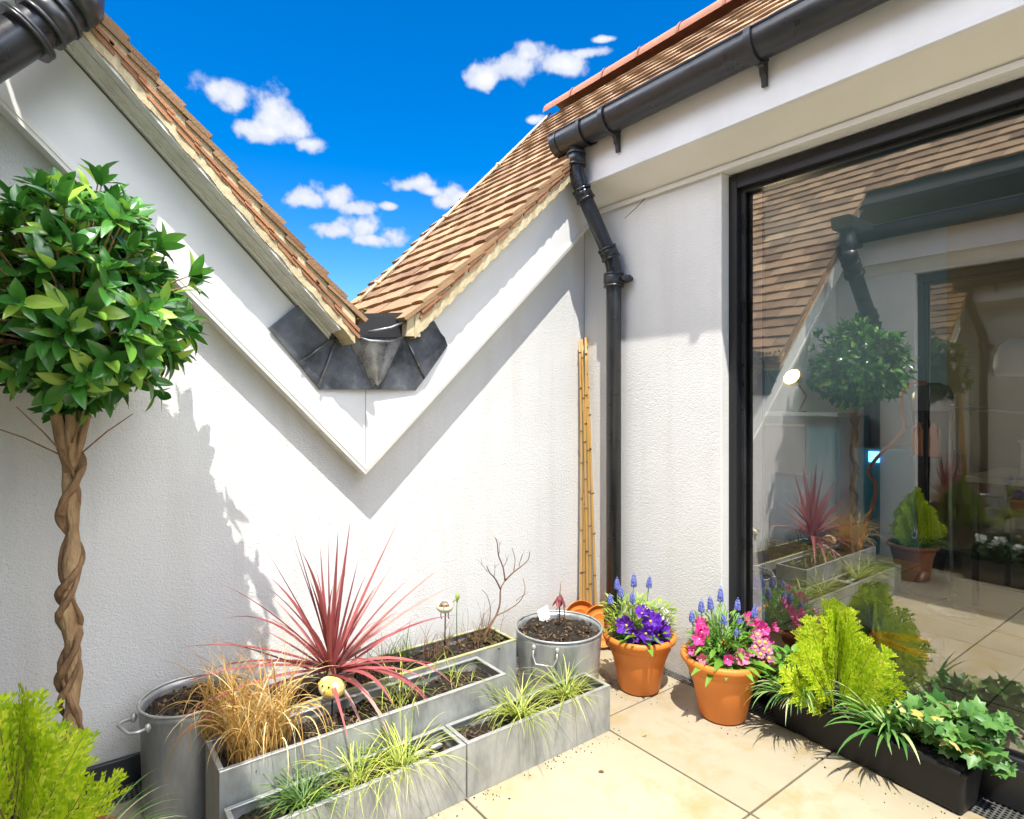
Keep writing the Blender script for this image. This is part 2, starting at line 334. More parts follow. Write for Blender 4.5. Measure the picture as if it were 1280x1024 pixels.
# tiles of the terrace: warm limestone look with staining
def paving():
    m = mat('warm limestone paving', (.40, .35, .25), (.33, .28, .185), scale=2.2, rough=.55, spec=.35, detail=10, ramp=(.35, .72), bump=.12, bscale=30)
    t = m.node_tree; n = t.nodes; l = t.links; b = [x for x in n if x.type == 'BSDF_PRINCIPLED'][0]
    co = [x for x in n if x.type == 'TEX_COORD'][0]
    g = n.new('ShaderNodeNewGeometry')
    a = n.new('ShaderNodeTexNoise'); a.inputs['Scale'].default_value = 5; a.inputs['Detail'].default_value = 12; a.inputs['Roughness'].default_value = .7; l.new(co.outputs['Object'], a.inputs['Vector'])
    mr_ = n.new('ShaderNodeMapRange'); l.new(a.outputs[0], mr_.inputs[0]); mr_.inputs[1].default_value = .50; mr_.inputs[2].default_value = .68; mr_.inputs[4].default_value = .8
    cm = n.new('ShaderNodeMix'); cm.data_type = 'RGBA'; l.new(mr_.outputs[0], cm.inputs[0]); src = b.inputs['Base Color'].links[0].from_socket
    l.new(src, cm.inputs[6]); cm.inputs[7].default_value = (.33, .235, .095, 1)
    c2 = n.new('ShaderNodeMix'); c2.data_type = 'RGBA'; c2.blend_type = 'MULTIPLY'; c2.inputs[0].default_value = 1
    r2 = n.new('ShaderNodeMapRange'); l.new(g.outputs['Random Per Island'], r2.inputs[0]); r2.inputs[3].default_value = .97; r2.inputs[4].default_value = 1.03
    cc = n.new('ShaderNodeCombineColor'); [l.new(r2.outputs[0], cc.inputs[i]) for i in range(3)]
    l.new(cm.outputs[2], c2.inputs[6]); l.new(cc.outputs[0], c2.inputs[7]); l.new(c2.outputs[2], b.inputs['Base Color'])
    return m
M['paving'] = paving()
M['joint'] = mat('dark joint', (.016, .013, .010), (.04, .032, .024), scale=30, rough=.95)
def glassmat(name, refl, tint=(.80, .86, .86), extra=.0):
    m = bpy.data.materials.new(name); m.use_nodes = True; t = m.node_tree; n = t.nodes; l = t.links; n.clear()
    out = n.new('ShaderNodeOutputMaterial'); g = n.new('ShaderNodeBsdfGlossy'); g.inputs['Roughness'].default_value = 0.0
    g.inputs['Color'].default_value = (1, .985, .95, 1)
    tr = n.new('ShaderNodeBsdfTransparent'); tr.inputs[0].default_value = (*tint, 1)
    lw = n.new('ShaderNodeLayerWeight'); lw.inputs[0].default_value = .35
    mr_ = n.new('ShaderNodeMapRange'); l.new(lw.outputs['Facing'], mr_.inputs[0]); mr_.inputs[3].default_value = refl; mr_.inputs[4].default_value = .62
    mr_.inputs[1].default_value = 0; mr_.inputs[2].default_value = 1
    mix = n.new('ShaderNodeMixShader'); l.new(mr_.outputs[0], mix.inputs[0]); l.new(tr.outputs[0], mix.inputs[1]); l.new(g.outputs[0], mix.inputs[2])
    # slight waviness of float glass
    no = n.new('ShaderNodeTexNoise'); no.inputs['Scale'].default_value = 2.2; no.inputs['Detail'].default_value = 1
    bp = n.new('ShaderNodeBump'); bp.inputs['Strength'].default_value = .12; bp.inputs['Distance'].default_value = .004
    co = n.new('ShaderNodeTexCoord'); l.new(co.outputs['Object'], no.inputs['Vector']); l.new(no.outputs[0], bp.inputs['Height']); l.new(bp.outputs[0], g.inputs['Normal'])
    l.new(mix.outputs[0], out.inputs[0]); return m
M['glass'] = glassmat('coated window glass', .29, (.97, .97, .95))
def grate():
    m = mat('slotted steel grating', (.22, .22, .21), (.14, .135, .12), scale=30, rough=.45, metal=.5)
    t = m.node_tree; n = t.nodes; l = t.links; b = [x for x in n if x.type == 'BSDF_PRINCIPLED'][0]; co = [x for x in n if x.type == 'TEX_COORD'][0]
    s = n.new('ShaderNodeSeparateXYZ'); l.new(co.outputs['Object'], s.inputs[0])
    def ma(op, a, v=None):
        q = n.new('ShaderNodeMath'); q.operation = op; l.new(a, q.inputs[0])
        if v is not None:
            if isinstance(v, (int, float)): q.inputs[1].default_value = v
            else: l.new(v, q.inputs[1])
        return q.outputs[0]
    a = ma('ABSOLUTE', ma('SINE', ma('MULTIPLY', s.outputs[0], math.pi / .0135)))
    c = ma('ABSOLUTE', ma('SINE', ma('MULTIPLY', s.outputs[1], math.pi / .0135)))
    h = ma('GREATER_THAN', ma('MULTIPLY', a, c), .5)
    cm = n.new('ShaderNodeMix'); cm.data_type = 'RGBA'; l.new(h, cm.inputs[0]); l.new(b.inputs['Base Color'].links[0].from_socket, cm.inputs[6]); cm.inputs[7].default_value = (.004, .004, .004, 1)
    l.new(cm.outputs[2], b.inputs['Base Color'])
    bp = n.new('ShaderNodeBump'); bp.invert = True; bp.inputs['Distance'].default_value = .006; l.new(h, bp.inputs['Height']); l.new(bp.outputs[0], b.inputs['Normal'])
    return m
M['grate'] = grate()

# ================================================================== setting: ground and floor
g = MB(); g.box(-400, 400, -400, 400, -3.3, -3.2)
struct(g.build('ground', mat('distant lawn', (.05, .09, .02), (.09, .12, .03), scale=.2, rough=.95)))
XB, YC = 0.0, 0.0
XC = -2.50
fl = MB(); fl.box(-2.6, 3.4, -7, .02, -.14, -.012); struct(fl.build('terrace_base', M['joint']))
fl = MB()
T = .6; JX, JY = -.556, -.634; gp = .0034
for i in range(-4, 2):
    for j in range(-11, 2):
        x0, y0 = JX + i * T + gp, JY + j * T + gp; x1, y1 = x0 + T - 2 * gp, y0 + T - 2 * gp
        x0 = max(x0, XC + .0); x1 = min(x1, -.055); y1 = min(y1, -.115)
        if x1 - x0 < .02 or y1 - y0 < .02: continue
        dz = ru(-.0006, .0006)
        fl.box(x0, x1, y0, y1, -.02, dz)
struct(fl.build('terrace_floor', M['paving'], bevel=.0015, bseg=1))
# drain channels
g = MB(); g.box(-.052, .052, -7, -.80, -.012, -.002); g.box(-.052, -.004, -.80, -.118, -.012, -.002)
for yy in range(0, 12): g.box(-.052, .052 if yy > 0 else -.004, -.81 - yy * .5, -.804 - yy * .5, -.002, 0.001)
o = g.build('drain_grating', M['grate']); tag(o, 'slotted steel drain grating along the foot of the glazed wall', 'drain grating')
g = MB(); g.box(XC, -.055, -.112, -.022, -.012, -.002)
o = g.build('drain_grating', M['grate']); tag(o, 'slotted drain grating behind the zinc planters at the foot of the gabled wall', 'drain grating')

# ================================================================== gabled wall (valley wall)
TX, TZ = -1.191, .905; SR, SL = .966, 1.03; PB = -.075
def zr(x, o=0): return TZ + SR * (x - TX) + o
def zl(x, o=0): return TZ + SL * (TX - x) + o
gw = thing('gable_wall', 'white rendered wall with V shaped white bargeboards meeting above the planters', 'wall', (-1.2, 0, 0))
b = MB(); b.prism([(XC, 0, -.1), (XC, 0, zl(XC, .2)), (TX, 0, TZ + .2), (0.0, 0, zr(0, .2)), (0, 0, -.1)][::-1], (0, .2, 0))
b.build('rendered_wall', M['render'], gw)
# black upstand
b = MB(); b.box(XC, -1.0, -.018, -.001, -.01, .076); b.box(-1.0, -.002, -.018, -.001, -.01, .076)
b.build('skirting', M['black'], gw, bevel=.003)
# bargeboards
b = MB(); b.prism([(TX, PB, TZ), (-.002, PB, zr(-.002)), (-.002, PB, zr(-.002, .31)), (TX, PB, TZ + .31)], (0, .074, 0))
ob = b.build('bargeboard', M['white'], gw); ob['label'] = 'right hand bargeboard rising to the downpipe'
b = MB(); b.prism([(XC + .002, PB, zl(XC + .002)), (TX - .0015, PB, TZ), (TX - .0015, PB, TZ + .31), (XC + .002, PB, zl(XC + .002, .31))], (0, .074, 0))
ol = b.build('bargeboard', M['white'], gw); ol['label'] = 'left hand bargeboard with stepped mouldings'
b = MB()   # lower bead along both boards (cream underside lip)
b.prism([(XC + .004, PB - .006, zl(XC + .004, -.006)), (TX, PB - .006, TZ - .006), (TX, PB - .006, TZ + .008), (XC + .004, PB - .006, zl(XC + .004, .008))], (0, .081, 0))
b.prism([(XC + .004, PB - .0035, zl(XC + .004, -.022)), (TX, PB - .0035, TZ - .022), (TX, PB - .0035, TZ - .006), (XC + .004, PB - .0035, zl(XC + .004, -.006))], (0, .078, 0))
b.build('moulding', M['cream'], ol)
b = MB()
b.prism([(TX + .0015, PB - .006, TZ - .006), (-.004, PB - .006, zr(-.004, -.006)), (-.004, PB - .006, zr(-.004, .008)), (TX + .0015, PB - .006, TZ + .008)], (0, .081, 0))
b.prism([(TX + .0015, PB - .0035, TZ - .018), (-.004, PB - .0035, zr(-.004, -.018)), (-.004, PB - .0035, zr(-.004, -.006)), (TX + .0015, PB - .0035, TZ - .006)], (0, .078, 0))
b.build('moulding', M['cream'], ob)
b = MB()  # stepped soffit under the left verge
xe = -1.335
for (ya, yb, o0) in ((PB, -.094, .318), (-.094, -.106, .330), (-.106, -.150, .338), (-.150, -.156, .345), (-.156, -.198, .341)):
    b.prism([(XC + .004, ya, zl(XC + .004, o0)), (xe, ya, zl(xe, o0)), (xe, ya, zl(xe, .43)), (XC + .004, ya, zl(XC + .004, .43))][::-1], (0, yb - ya + .0004, 0))
b.build('moulding', M['trim'], ol)
b = MB(); b.prism([(-.975, PB, zr(-.975, .318)), (-.13, PB, zr(-.13, .318)), (-.13, PB, zr(-.13, .40)), (-.975, PB, zr(-.975, .40))][::-1], (0, -.050, 0)); b.build('moulding', M['trim'], ob)
b = MB(); b.box(TX - .001, TX + .001, PB - .0008, PB + .01, TZ + .005, TZ + .29); b.build('board_joint', mat('joint line', (.30, .30, .31), rough=.8), ob)
# lead flashing
b = MB(); LY = PB - .012
for poly, ty in (([(-1.425, 1.500), (-1.538, 1.398), (-1.44, 1.285), (-1.315, 1.385)], .000), ([(-1.44, 1.285), (-1.366, 1.195), (-1.18, 1.196), (-1.28, 1.40), (-1.315, 1.385)], .0015),
                 ([(-1.28, 1.40), (-1.18, 1.196), (-1.06, 1.40)], .0030), ([(-1.18, 1.196), (-.988, 1.197), (-.94, 1.26), (-1.03, 1.41), (-1.06, 1.40)], .0012), ([(-.94, 1.26), (-.842, 1.378), (-.855, 1.41), (-.875, 1.43), (-.905, 1.475), (-1.03, 1.41)], .0)):
    b.prism([(x, LY - ty + .012 * math.sin(x * 21 + z * 14) * .5, z) for x, z in poly], (0, .012 + ty - .0065, 0))
lf = b.build('lead_flashing', M['lead'], gw)
b = MB()   # folded seams
for (x0, z0, x1, z1) in ((-1.375, 1.205, -1.30, 1.40), (-1.255, 1.42, -1.175, 1.205), (-1.065, 1.405, -1.175, 1.205), (-1.04, 1.40, -.955, 1.245), (-1.315, 1.383, -1.44, 1.285)):
    b.tube([(x0, LY - .008, z0), ((x0 + x1) / 2, LY - .010, (z0 + z1) / 2), (x1, LY - .008, z1)], .0035, 6)
b.build('seam', M['leadbright'], lf)
b = MB()   # shiny dished spout between the two roofs
def dish(u, v):
    # v from top (0) to bottom point (1)
    w = .105 * (1 - v) ** .8 + .001; x = -1.165 + (u - .5) * 2 * w + .012 * v
    bul = math.sin(math.pi * u) * (1 - v) ** .7
    return (x, LY - .010 - .034 * bul, 1.385 - .175 * v - .012 * math.sin(math.pi * u) * (1 - v) )
b.grid(dish, 14, 10)
b.build('spout', M['leadbright'], lf)
b = MB(); b.tube([(-1.275, LY - .012, 1.392), (-1.2, LY - .042, 1.372), (-1.12, LY - .040, 1.372), (-1.05, LY - .012, 1.396)], .006, 8)
b.build('rolled_edge', M['leadbright'], lf)
b = MB()   # dark underlay and lead valley running back
b.box(-1.33, -.95, -.072, 1.3, 1.20, 1.33)
b.prism([(-1.30, -.095, 1.40), (-1.24, -.10, 1.385), (-1.00, -.10, 1.40), (-.96, -.09, 1.47), (-1.0, -.08, 1.50), (-1.26, -.08, 1.47)][::-1], (0, 1.3, 0))
b.build('valley_lining', M['tarp'], gw)
b = MB(); b.tube([(-1.20, -.12, 1.405), (-1.12, -.14, 1.425), (-1.02, -.12, 1.47)], .005, 6); b.build('rolled_edge', M['leadbright'], lf)

# ================================================================== roofs
def tileroof(x_from, x_to, z_of, sgn, yrange, seedv):
    """plain tiles; sgn=+1 roof rises with x, -1 rises with -x"""
    random.seed(seedv); b = MB()
    sl = SR if sgn > 0 else SL
    th = math.atan(sl); cu, su = math.cos(th), math.sin(th)
    U = Vector((sgn * cu, 0, su)); Nn = Vector((-sgn * su, 0, cu))
    L = abs(x_to - x_from) / cu; nrow = int(L / .1); tw = .165
    base = Vector((x_from, 0, z_of(x_from)))
    for i in range(nrow):
        s0 = i * .1; x = x_from + sgn * s0 * cu; ylo, yhi = yrange(x)
        y = ylo - (tw / 2 if i % 2 else 0)
        while y < yhi:
            a, c = max(y + .001, ylo), min(y + tw - .001, yhi + ru(-.02, .02))
            if c - a > .02:
                j = ru(-.004, .004); hh = ru(-.0022, .0022); cb = ru(.001, .004)
                P0 = base + U * (s0 + j); lo = .021 + hh; hi = .001
                pts = []
                for (dn, uu) in ((0, 0), (1, 0)):
                    pass
                def pt(yy, s_, nn): q = P0 + U * s_ + Nn * nn; return (q.x, yy, q.z)
                m_ = (a + c) / 2
                # cambered slab: 3 columns
                g0 = [b.vert(pt(a, 0, lo - cb)), b.vert(pt(m_, 0, lo)), b.vert(pt(c, 0, lo - cb + ru(-.001, .001)))]
                g1 = [b.vert(pt(a, .17, hi - cb)), b.vert(pt(m_, .17, hi)), b.vert(pt(c, .17, hi - cb))]
                h0 = [b.vert(pt(a, .0, lo - cb - .0155)), b.vert(pt(m_, 0, lo - .0155)), b.vert(pt(c, 0, lo - cb - .0155))]
                h1 = [b.vert(pt(a, .17, hi - cb - .0155)), b.vert(pt(m_, .17, hi - .0155)), b.vert(pt(c, .17, hi - cb - .0155))]
                fl_ = (lambda q: q) if sgn < 0 else (lambda q: q[::-1])
                for k in (0, 1):
                    b.face(fl_((g0[k], g0[k + 1], g1[k + 1], g1[k]))); b.face(fl_((h0[k + 1], h0[k], h1[k], h1[k + 1])))
                    b.face(fl_((h0[k], h0[k + 1], g0[k + 1], g0[k])))
                b.face(fl_((h0[0], g0[0], g1[0], h1[0]))); b.face(fl_((g0[2], h0[2], h1[2], g1[2])))
            y += tw
    return b
VY = -.152; VYL = -.215
def deck(b, x0, x1, zf, y0, y1, t=.03):
    b.prism([(x0, y0, zf(x0) - .016), (x1, y0, zf(x1) - .016), (x1, y0, zf(x1) - .016 - t), (x0, y0, zf(x0) - .016 - t)], (0, y1 - y0, 0))
# ---- right wing
rw = thing('house_wing', 'right hand house wing with black framed window, downpipe and brown tiled roof', 'house wing', (0, -1.5, 0))
WY0, WY1 = -.778, -3.6   # window opening
b = MB(); b.box(0, .30, WY0, -.0005, -.1, 2.20)
b.box(0, .30, -6.5, WY1, -.1, 2.20)
b.box(0, .30, WY1, WY0, 2.062, 2.20)
b.build('rendered_wall', M['render'], rw, bevel=.004)
# soffit (splayed) and fascia
b = MB(); b.prism([(-.122, -6.5, 2.165), (-.002, -6.5, 2.082), (-.002, -6.5, 2.30), (-.122, -6.5, 2.30)], (0, 6.40, 0))
b.box(-.016, -.003, -6.5, -.012, 2.062, 2.0815)
b.build('soffit', M['cream'], rw)
b = MB(); b.box(-.142, -.122, -6.5, -.100, 2.158, 2.385); b.box(-.148, -.142, -6.5, -.1, 2.158, 2.166)
b.build('fascia', M['white'], rw, bevel=.002)
def rr_y(x):
    far = .93 + .15 * (x + 1.05); return (VY if x < -.10 else -6.3, far)
RO = .440
b = tileroof(-1.06, .85, lambda x: zr(x, RO - .02), +1, rr_y, 11)
rf = b.build('roof', M['tile'], rw)
b = MB(); deck(b, -1.0, .85, lambda x: zr(x, RO - .03), -.06, .9); deck(b, -.12, .85, lambda x: zr(x, RO - .03), -6.3, -.062)
b.build('roof_deck', M['tarp'], rf)
# far slope of the roof
b = MB(); b.prism([(.85, -6.3, zr(.85, RO - .02)), (3.6, -6.3, 2.66), (3.6, -6.3, 2.61), (.85, -6.3, zr(.85, RO - .07))][::-1], (0, 7.5, 0))
b.build('rear_slope', M['tile'], rf)
# ridge tiles
y = 1.20; k = 0
while y > -6.2:
    b = MB(); zc = zr(.85, RO) - .035
    for (ya, yb, rr) in ((y, y - .30, .105), (y - .285, y - .30, .112)):
        def fn(u, v, ya=ya, yb=yb, rr=rr):
            a = math.pi * (1.0 * u); return (.85 + rr * math.cos(a), ya + (yb - ya) * v, zc + rr * .9 * math.sin(a))
        b.grid(fn, 12, 1)
    b.build('ridge_tile', M['ridge'], rf); y -= .302; k += 1
# pale mortar line up the roof
b = MB(); pts = []
for q in range(0, 15):
    x = -.88 + q * .12; pts.append((x, .72 + .27 * (x + .88) + ru(-.008, .008), zr(x, RO + .016)))
b.tube(pts, .0085, 6); 
for q in (1, 5, 9): b.blob(pts[q], .019, sc=(1, 1, .7))
b.build('mortar_line', M['mortar'], rf)
def verge(b, bs, sgn, x0, x1, zf, parent):
    pass
# right verge: mortar bed + tile slips
b = MB(); x0, x1 = -1.02, -.135
nn = 60
for i in range(nn):
    xa, xb = x0 + (x1 - x0) * i / nn, x0 + (x1 - x0) * (i + 1) / nn
    lo = .322 + .004 * math.sin(i * 1.7)
    b.hexa([(xa, -.138 + .002 * math.sin(i * 2.1), zr(xa, lo)), (xb, -.138 + .002 * math.sin(i * 2.1 + 2.1), zr(xb, lo)), (xb, .02, zr(xb, lo)), (xa, .02, zr(xa, lo)),
            (xa, -.140, zr(xa, RO - .035)), (xb, -.140, zr(xb, RO - .035)), (xb, .02, zr(xb, RO - .035)), (xa, .02, zr(xa, RO - .035))])
b.hexa([(-1.055, -.134, 1.400), (-.995, -.1345, 1.400), (-.995, .02, 1.400), (-1.055, .02, 1.400), (-1.050, -.134, 1.465), (-.995, -.1345, 1.50), (-.995, .02, 1.50), (-1.050, .02, 1.465)])
b.build('verge_mortar', M['mortar'], rf)
b = MB()
for i in range(12):
    x = -1.0 + i * .0718
    for (o0, dx, dz, yy, off) in ((.448, .080, .044, -.150, .0), (.428, .060, .034, -.145, -.002)):
        z = zr(x, o0 - .05 + off)
        jx = ru(-.006, .006)
        b.prism([(x + jx, yy, z), (x + dx + jx, yy, z + dx * SR * .78 + .008), (x + dx + jx, yy, z + dx * SR * .78 + .019), (x + jx - .004, yy, z + .010)], (0, .10, 0))
b.build('tile_slip', M['slip'], rf)
# ---- gutter, brackets, downpipe
GX, GZ, GR = -.196, 2.378, .062
def gutter(b, gx, gz, gr, y0, y1, t=.004):
    def fo(u, v): a = math.pi * (.86 + 1.28 * u); return (gx + gr * math.cos(a), y0 + (y1 - y0) * v, gz + gr * math.sin(a))
    def fi(u, v): a = math.pi * (.86 + 1.28 * u); return (gx + (gr - t) * math.cos(a), y0 + (y1 - y0) * v, gz + (gr - t) * math.sin(a))
    b.grid(fo, 20, 1); b.grid(fi, 20, 1)
    lx, lz = gr * math.cos(.14 * math.pi), gr * math.sin(.14 * math.pi)
    b.tube([(gx - lx, y0, gz + lz), (gx - lx, y1, gz + lz)], .006, 8); b.tube([(gx + lx, y0, gz + lz), (gx + lx, y1, gz + lz)], .006, 8)
b = MB(); gutter(b, GX, GZ, GR, -.035, -6.4); gt = b.build('gutter', M['black'], rw)
b = MB(); gutter(b, GX, GZ, GR + .005, -.03, -.235)
i0 = [b.vert((GX + (GR + .005) * math.cos(math.pi * (.86 + 1.28 * k / 20)), -.03, GZ + (GR + .005) * math.sin(math.pi * (.86 + 1.28 * k / 20)))) for k in range(21)]; b.face(i0)
b.grid(lambda u, v: (GX + (GR + .009) * math.cos(math.pi * (.86 + 1.28 * u)), -.215 - .02 * v, GZ + (GR + .009) * math.sin(math.pi * (.86 + 1.28 * u))), 20, 1)
b.grid(lambda u, v: (GX + (GR + .009) * math.cos(math.pi * (.86 + 1.28 * u)), -.075 + .008 * v, GZ + (GR + .009) * math.sin(math.pi * (.86 + 1.28 * u))), 20, 1)
b.build('gutter_outlet', M['black'], gt)
for yy in (-.365, -1.045, -1.75, -2.6, -3.5):
    b = MB()
    def fo(u, v): a = math.pi * (.86 + 1.24 * u); return (GX + (GR + .010) * math.cos(a), yy - .012 + .024 * v, GZ + (GR + .010) * math.sin(a))
    def fi(u, v): a = math.pi * (.86 + 1.24 * u); return (GX + (GR + .004) * math.cos(a), yy - .012 + .024 * v, GZ + (GR + .004) * math.sin(a))
    b.grid(fo, 18, 1); b.grid(fi, 18, 1)
    for s_ in (0, 1): b.grid(lambda u, v: (GX + (GR + .004 + .006 * v) * math.cos(math.pi * (.86 + 1.24 * u)), yy - .012 + .024 * s_, GZ + (GR + .004 + .006 * v) * math.sin(math.pi * (.86 + 1.24 * u))), 18, 1)
    b.prism([(GX + .005, yy - .010, GZ - GR - .004), (GX + .046, yy - .010, GZ - GR * .55), (-.143, yy - .010, GZ - .03), (-.143, yy - .010, GZ - .135), (-.155, yy - .010, GZ - .138), (-.160, yy - .010, GZ - .105), (-.168, yy - .010, GZ - .10), (-.172, yy - .010, GZ - .075)], (0, .020, 0))
    b.build('gutter_bracket', M['black'], gt, bevel=.002)
def bend(p0, p1, p2, r, n=6):
    """rounded corner at p1"""
    p0, p1, p2 = Vector(p0), Vector(p1), Vector(p2); a = p1 + (p0 - p1).normalized() * r; c = p1 + (p2 - p1).normalized() * r
    return [(a * (1 - t) ** 2 + p1 * 2 * t * (1 - t) + c * t * t) for t in [k / n for k in range(n + 1)]]
PR = .0345
A0, A1, A2, A3 = (GX, -.150, GZ - .045), (GX, -.150, 2.185), (-.046, -.243, 1.790), (-.046, -.243, .06)
dp = MB(); pts = [Vector(A0)] + bend(A0, A1, A2, .05) + bend(A1, A2, A3, .045) + [Vector(A3)]
dp.tube(pts, PR, 24); dpo = dp.build('downpipe', M['black'], rw)
def socket(c, d, L=.06, r=.0415, ribs=True, parent=None, k=1):
    b = MB(); c = Vector(c); d = Vector(d).normalized()
    b.tube([c - d * L / 2, c + d * L / 2], r, 24)
    for q in (-1, 1):
        e = c + d * (L / 2 - .004) * q; b.tube([e - d * .005, e + d * .005], r + .0035, 24)
    return b.build('pipe_socket', M['black'], parent)
dirn = Vector(A2) - Vector(A1)
socket((GX, -.150, 2.268), (0, 0, 1), .06, parent=dpo)
socket(Vector(A1) + dirn.normalized() * .085, dirn, .055, parent=dpo)
socket(Vector(A2) - dirn.normalized() * .055, dirn, .055, parent=dpo)
socket((-.046, -.243, 1.715), (0, 0, 1), .062, .043, parent=dpo)
b = MB(); b.tube([(-.046, -.243, 1.70), (-.046, -.243, 1.735)], .047, 24)
b.tube([(-.030, -.30, 1.717), (-.012, -.318, 1.717)], .016, 12); b.tube([(-.055, -.309, 1.717), (-.001, -.309, 1.717)], .013, 12); b.box(-.03, -.001, -.30, -.25, 1.702, 1.732)
b.build('pipe_clip', M['black'], dpo, bevel=.002)
b = MB(); b.tube([(-.035, -.30, 1.99), (-.02, -.36, 2.03), (-.012, -.40, 2.06)], .0015, 5)
b.build('loose_wire', M['iron'], rw)

# ---- window of right wing
def window(par, xf, sg, y0, y1, zt, parent_name='window'):
    """frame in plane x=xf, sg=+1: room lies at +x"""
    e = bpy.data.objects.new('window', None)
    b = MB(); w = .036
    def bx(xa, xb, ya, yb, za, zb):
        b.box(min(xf + sg * xa, xf + sg * xb), max(xf + sg * xa, xf + sg * xb), min(ya, yb), max(ya, yb), za, zb)
    bx(0, .12, y0, y0 - w, .0, zt); bx(0, .12, y1, y1 + w, .0, zt)
    bx(0.001, .121, y0 - w, y1 + w, zt - .055, zt); bx(0.001, .121, y0 - w, y1 + w, .0, .115)
    ym = y0 - 2.0
    bx(.002, .118, ym, ym - .06, .116, zt - .056)
    fr = b.build('window', M['frame'], par, bevel=.003)
    b = MB(); bx(.030, .045, y0 - w - .001, y0 - w - .014, .116, zt - .057); bx(.030, .045, y0 - w - .015, y1 + w, zt - .068, zt - .0565); bx(.030, .045, y0 - w - .015, y1 + w, .1155, .130)
    b.build('gasket', M['black'], fr)
    b = MB(); xx = xf + sg * .060
    b.v = [(xx, y0 - w, .116), (xx, y1 + w, .116), (xx, y1 + w, zt - .056), (xx, y0 - w, zt - .056)]; b.face((0, 1, 2, 3) if sg < 0 else (3, 2, 1, 0))
    b.build('pane', M['glass'], fr)
    return fr
wnB = window(rw, .047, +1, WY0, WY1, 2.055)
b = MB(); b.box(.056, .155, WY1, WY0, -.012, .004); b.build('sill', mat('pale stone sill', (.50, .43, .31), (.42, .35, .24), scale=8, rough=.7), rw, bevel=.002)
# room behind right window
RM = {}
RM['wall'] = mat('interior blue grey wall', (.20, .33, .46), (.17, .29, .41), scale=1.5, rough=.85)
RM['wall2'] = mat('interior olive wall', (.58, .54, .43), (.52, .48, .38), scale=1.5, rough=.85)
RM['floor'] = mat('interior floor tile', (.36, .29, .19), (.29, .23, .145), scale=3, rough=.3, spec=.5)
b = MB(); b.box(.168, 3.4, -6.5, 1.2, -.012, -.001); struct(b.build('room_floor', RM['floor']))
b = MB()
for xx in (.75, 1.65, 2.55): b.box(xx - .003, xx + .003, -6.4, 1.1, -.0009, .0006)
for yy in (.35, -.55, -1.45, -2.35, -3.25): b.box(.17, 3.38, yy - .003, yy + .003, .0007, .0012)
struct(b.build('floor_joints', M['joint']))
b = MB(); b.box(3.3, 3.4, -.55, 1.2, -.0005, 2.5); b.build('room_wall', RM['wall'], rw)
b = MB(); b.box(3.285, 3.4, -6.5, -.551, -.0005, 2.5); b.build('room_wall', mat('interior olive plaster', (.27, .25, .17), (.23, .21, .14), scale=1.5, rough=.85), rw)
b = MB(); b.box(.302, 3.299, 1.1, 1.2, -.0005, 2.5); b.build('room_wall', RM['wall'], rw)
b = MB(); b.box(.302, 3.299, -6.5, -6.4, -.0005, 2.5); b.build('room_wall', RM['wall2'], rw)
b = MB(); b.box(.302, 3.4, -6.5, 1.2, 2.501, 2.55); b.build('ceiling', RM['wall'], rw)
b = MB(); b.box(.3005, .32, WY0 + .001, 1.099, .0, 2.5); b.build('room_wall', RM['wall'], rw)

# ---- left wing (mostly seen mirrored in the glass)
lw = thing('house_wing', 'left hand house wing seen in the window reflection, with tiled roof and swan neck downpipe', 'house wing', (XC, -1.5, 0))
WC0 = -.53
b = MB(); b.box(XC - .3, XC, WC0, -.0005, -.1, 2.30); b.box(XC - .3, XC, -6.5, WY1, -.1, 2.30); b.box(XC - .3, XC, WY1, WC0, 2.062, 2.30)
b.build('rendered_wall', M['render'], lw, bevel=.004)
b = MB(); b.prism([(XC + .04, -6.5, 2.165), (XC + .04, -6.5, 2.30), (XC + .002, -6.5, 2.30), (XC + .002, -6.5, 2.082)], (0, 6.39, 0)); b.build('soffit', M['cream'], lw)
b = MB(); b.box(XC + .04, XC + .06, -6.5, -.215, 2.158, 2.385); b.build('fascia', M['white'], lw, bevel=.002)
GXC = XC + .12
b = MB(); gutter(b, GXC, GZ, GR, -.22, -6.4); gtc = b.build('gutter', M['black'], lw)
def lr_y(x): return (VYL if x > XC + .06 else -6.3, 1.7)
LO = .472
b = tileroof(-1.255, -3.35, lambda x: zl(x, LO - .02), -1, lr_y, 12)
lf_ = b.build('roof', M['tile'], lw)
b = MB(); b.prism([(-1.3, -.07, zl(-1.3, LO - .04)), (-1.3, -.07, zl(-1.3, LO - .07)), (-3.35, -.07, zl(-3.35, LO - .07)), (-3.35, -.07, zl(-3.35, LO - .04))], (0, 1.7, 0))
b.prism([(XC + .08, -6.3, zl(XC + .08, LO - .04)), (XC + .08, -6.3, zl(XC + .08, LO - .07)), (-3.35, -6.3, zl(-3.35, LO - .07)), (-3.35, -6.3, zl(-3.35, LO - .04))], (0, 6.228, 0))
b.build('roof_deck', M['tarp'], lf_)
b = MB(); b.prism([(-3.35, -6.3, zl(-3.35, LO)), (-3.35, -6.3, zl(-3.35, LO - .05)), (-6.0, -6.3, 2.60), (-6.0, -6.3, 2.66)], (0, 8, 0)); b.build('rear_slope', M['tile'], lf_)
y = 1.7
while y > -6.2:
    b = MB(); zc = zl(-3.35, LO) - .035
    b.grid(lambda u, v: (-3.35 + .105 * math.cos(math.pi * u), y - .295 * v, zc + .095 * math.sin(math.pi * u)), 12, 1)
    b.build('ridge_tile', M['ridge'], lf_); y -= .302
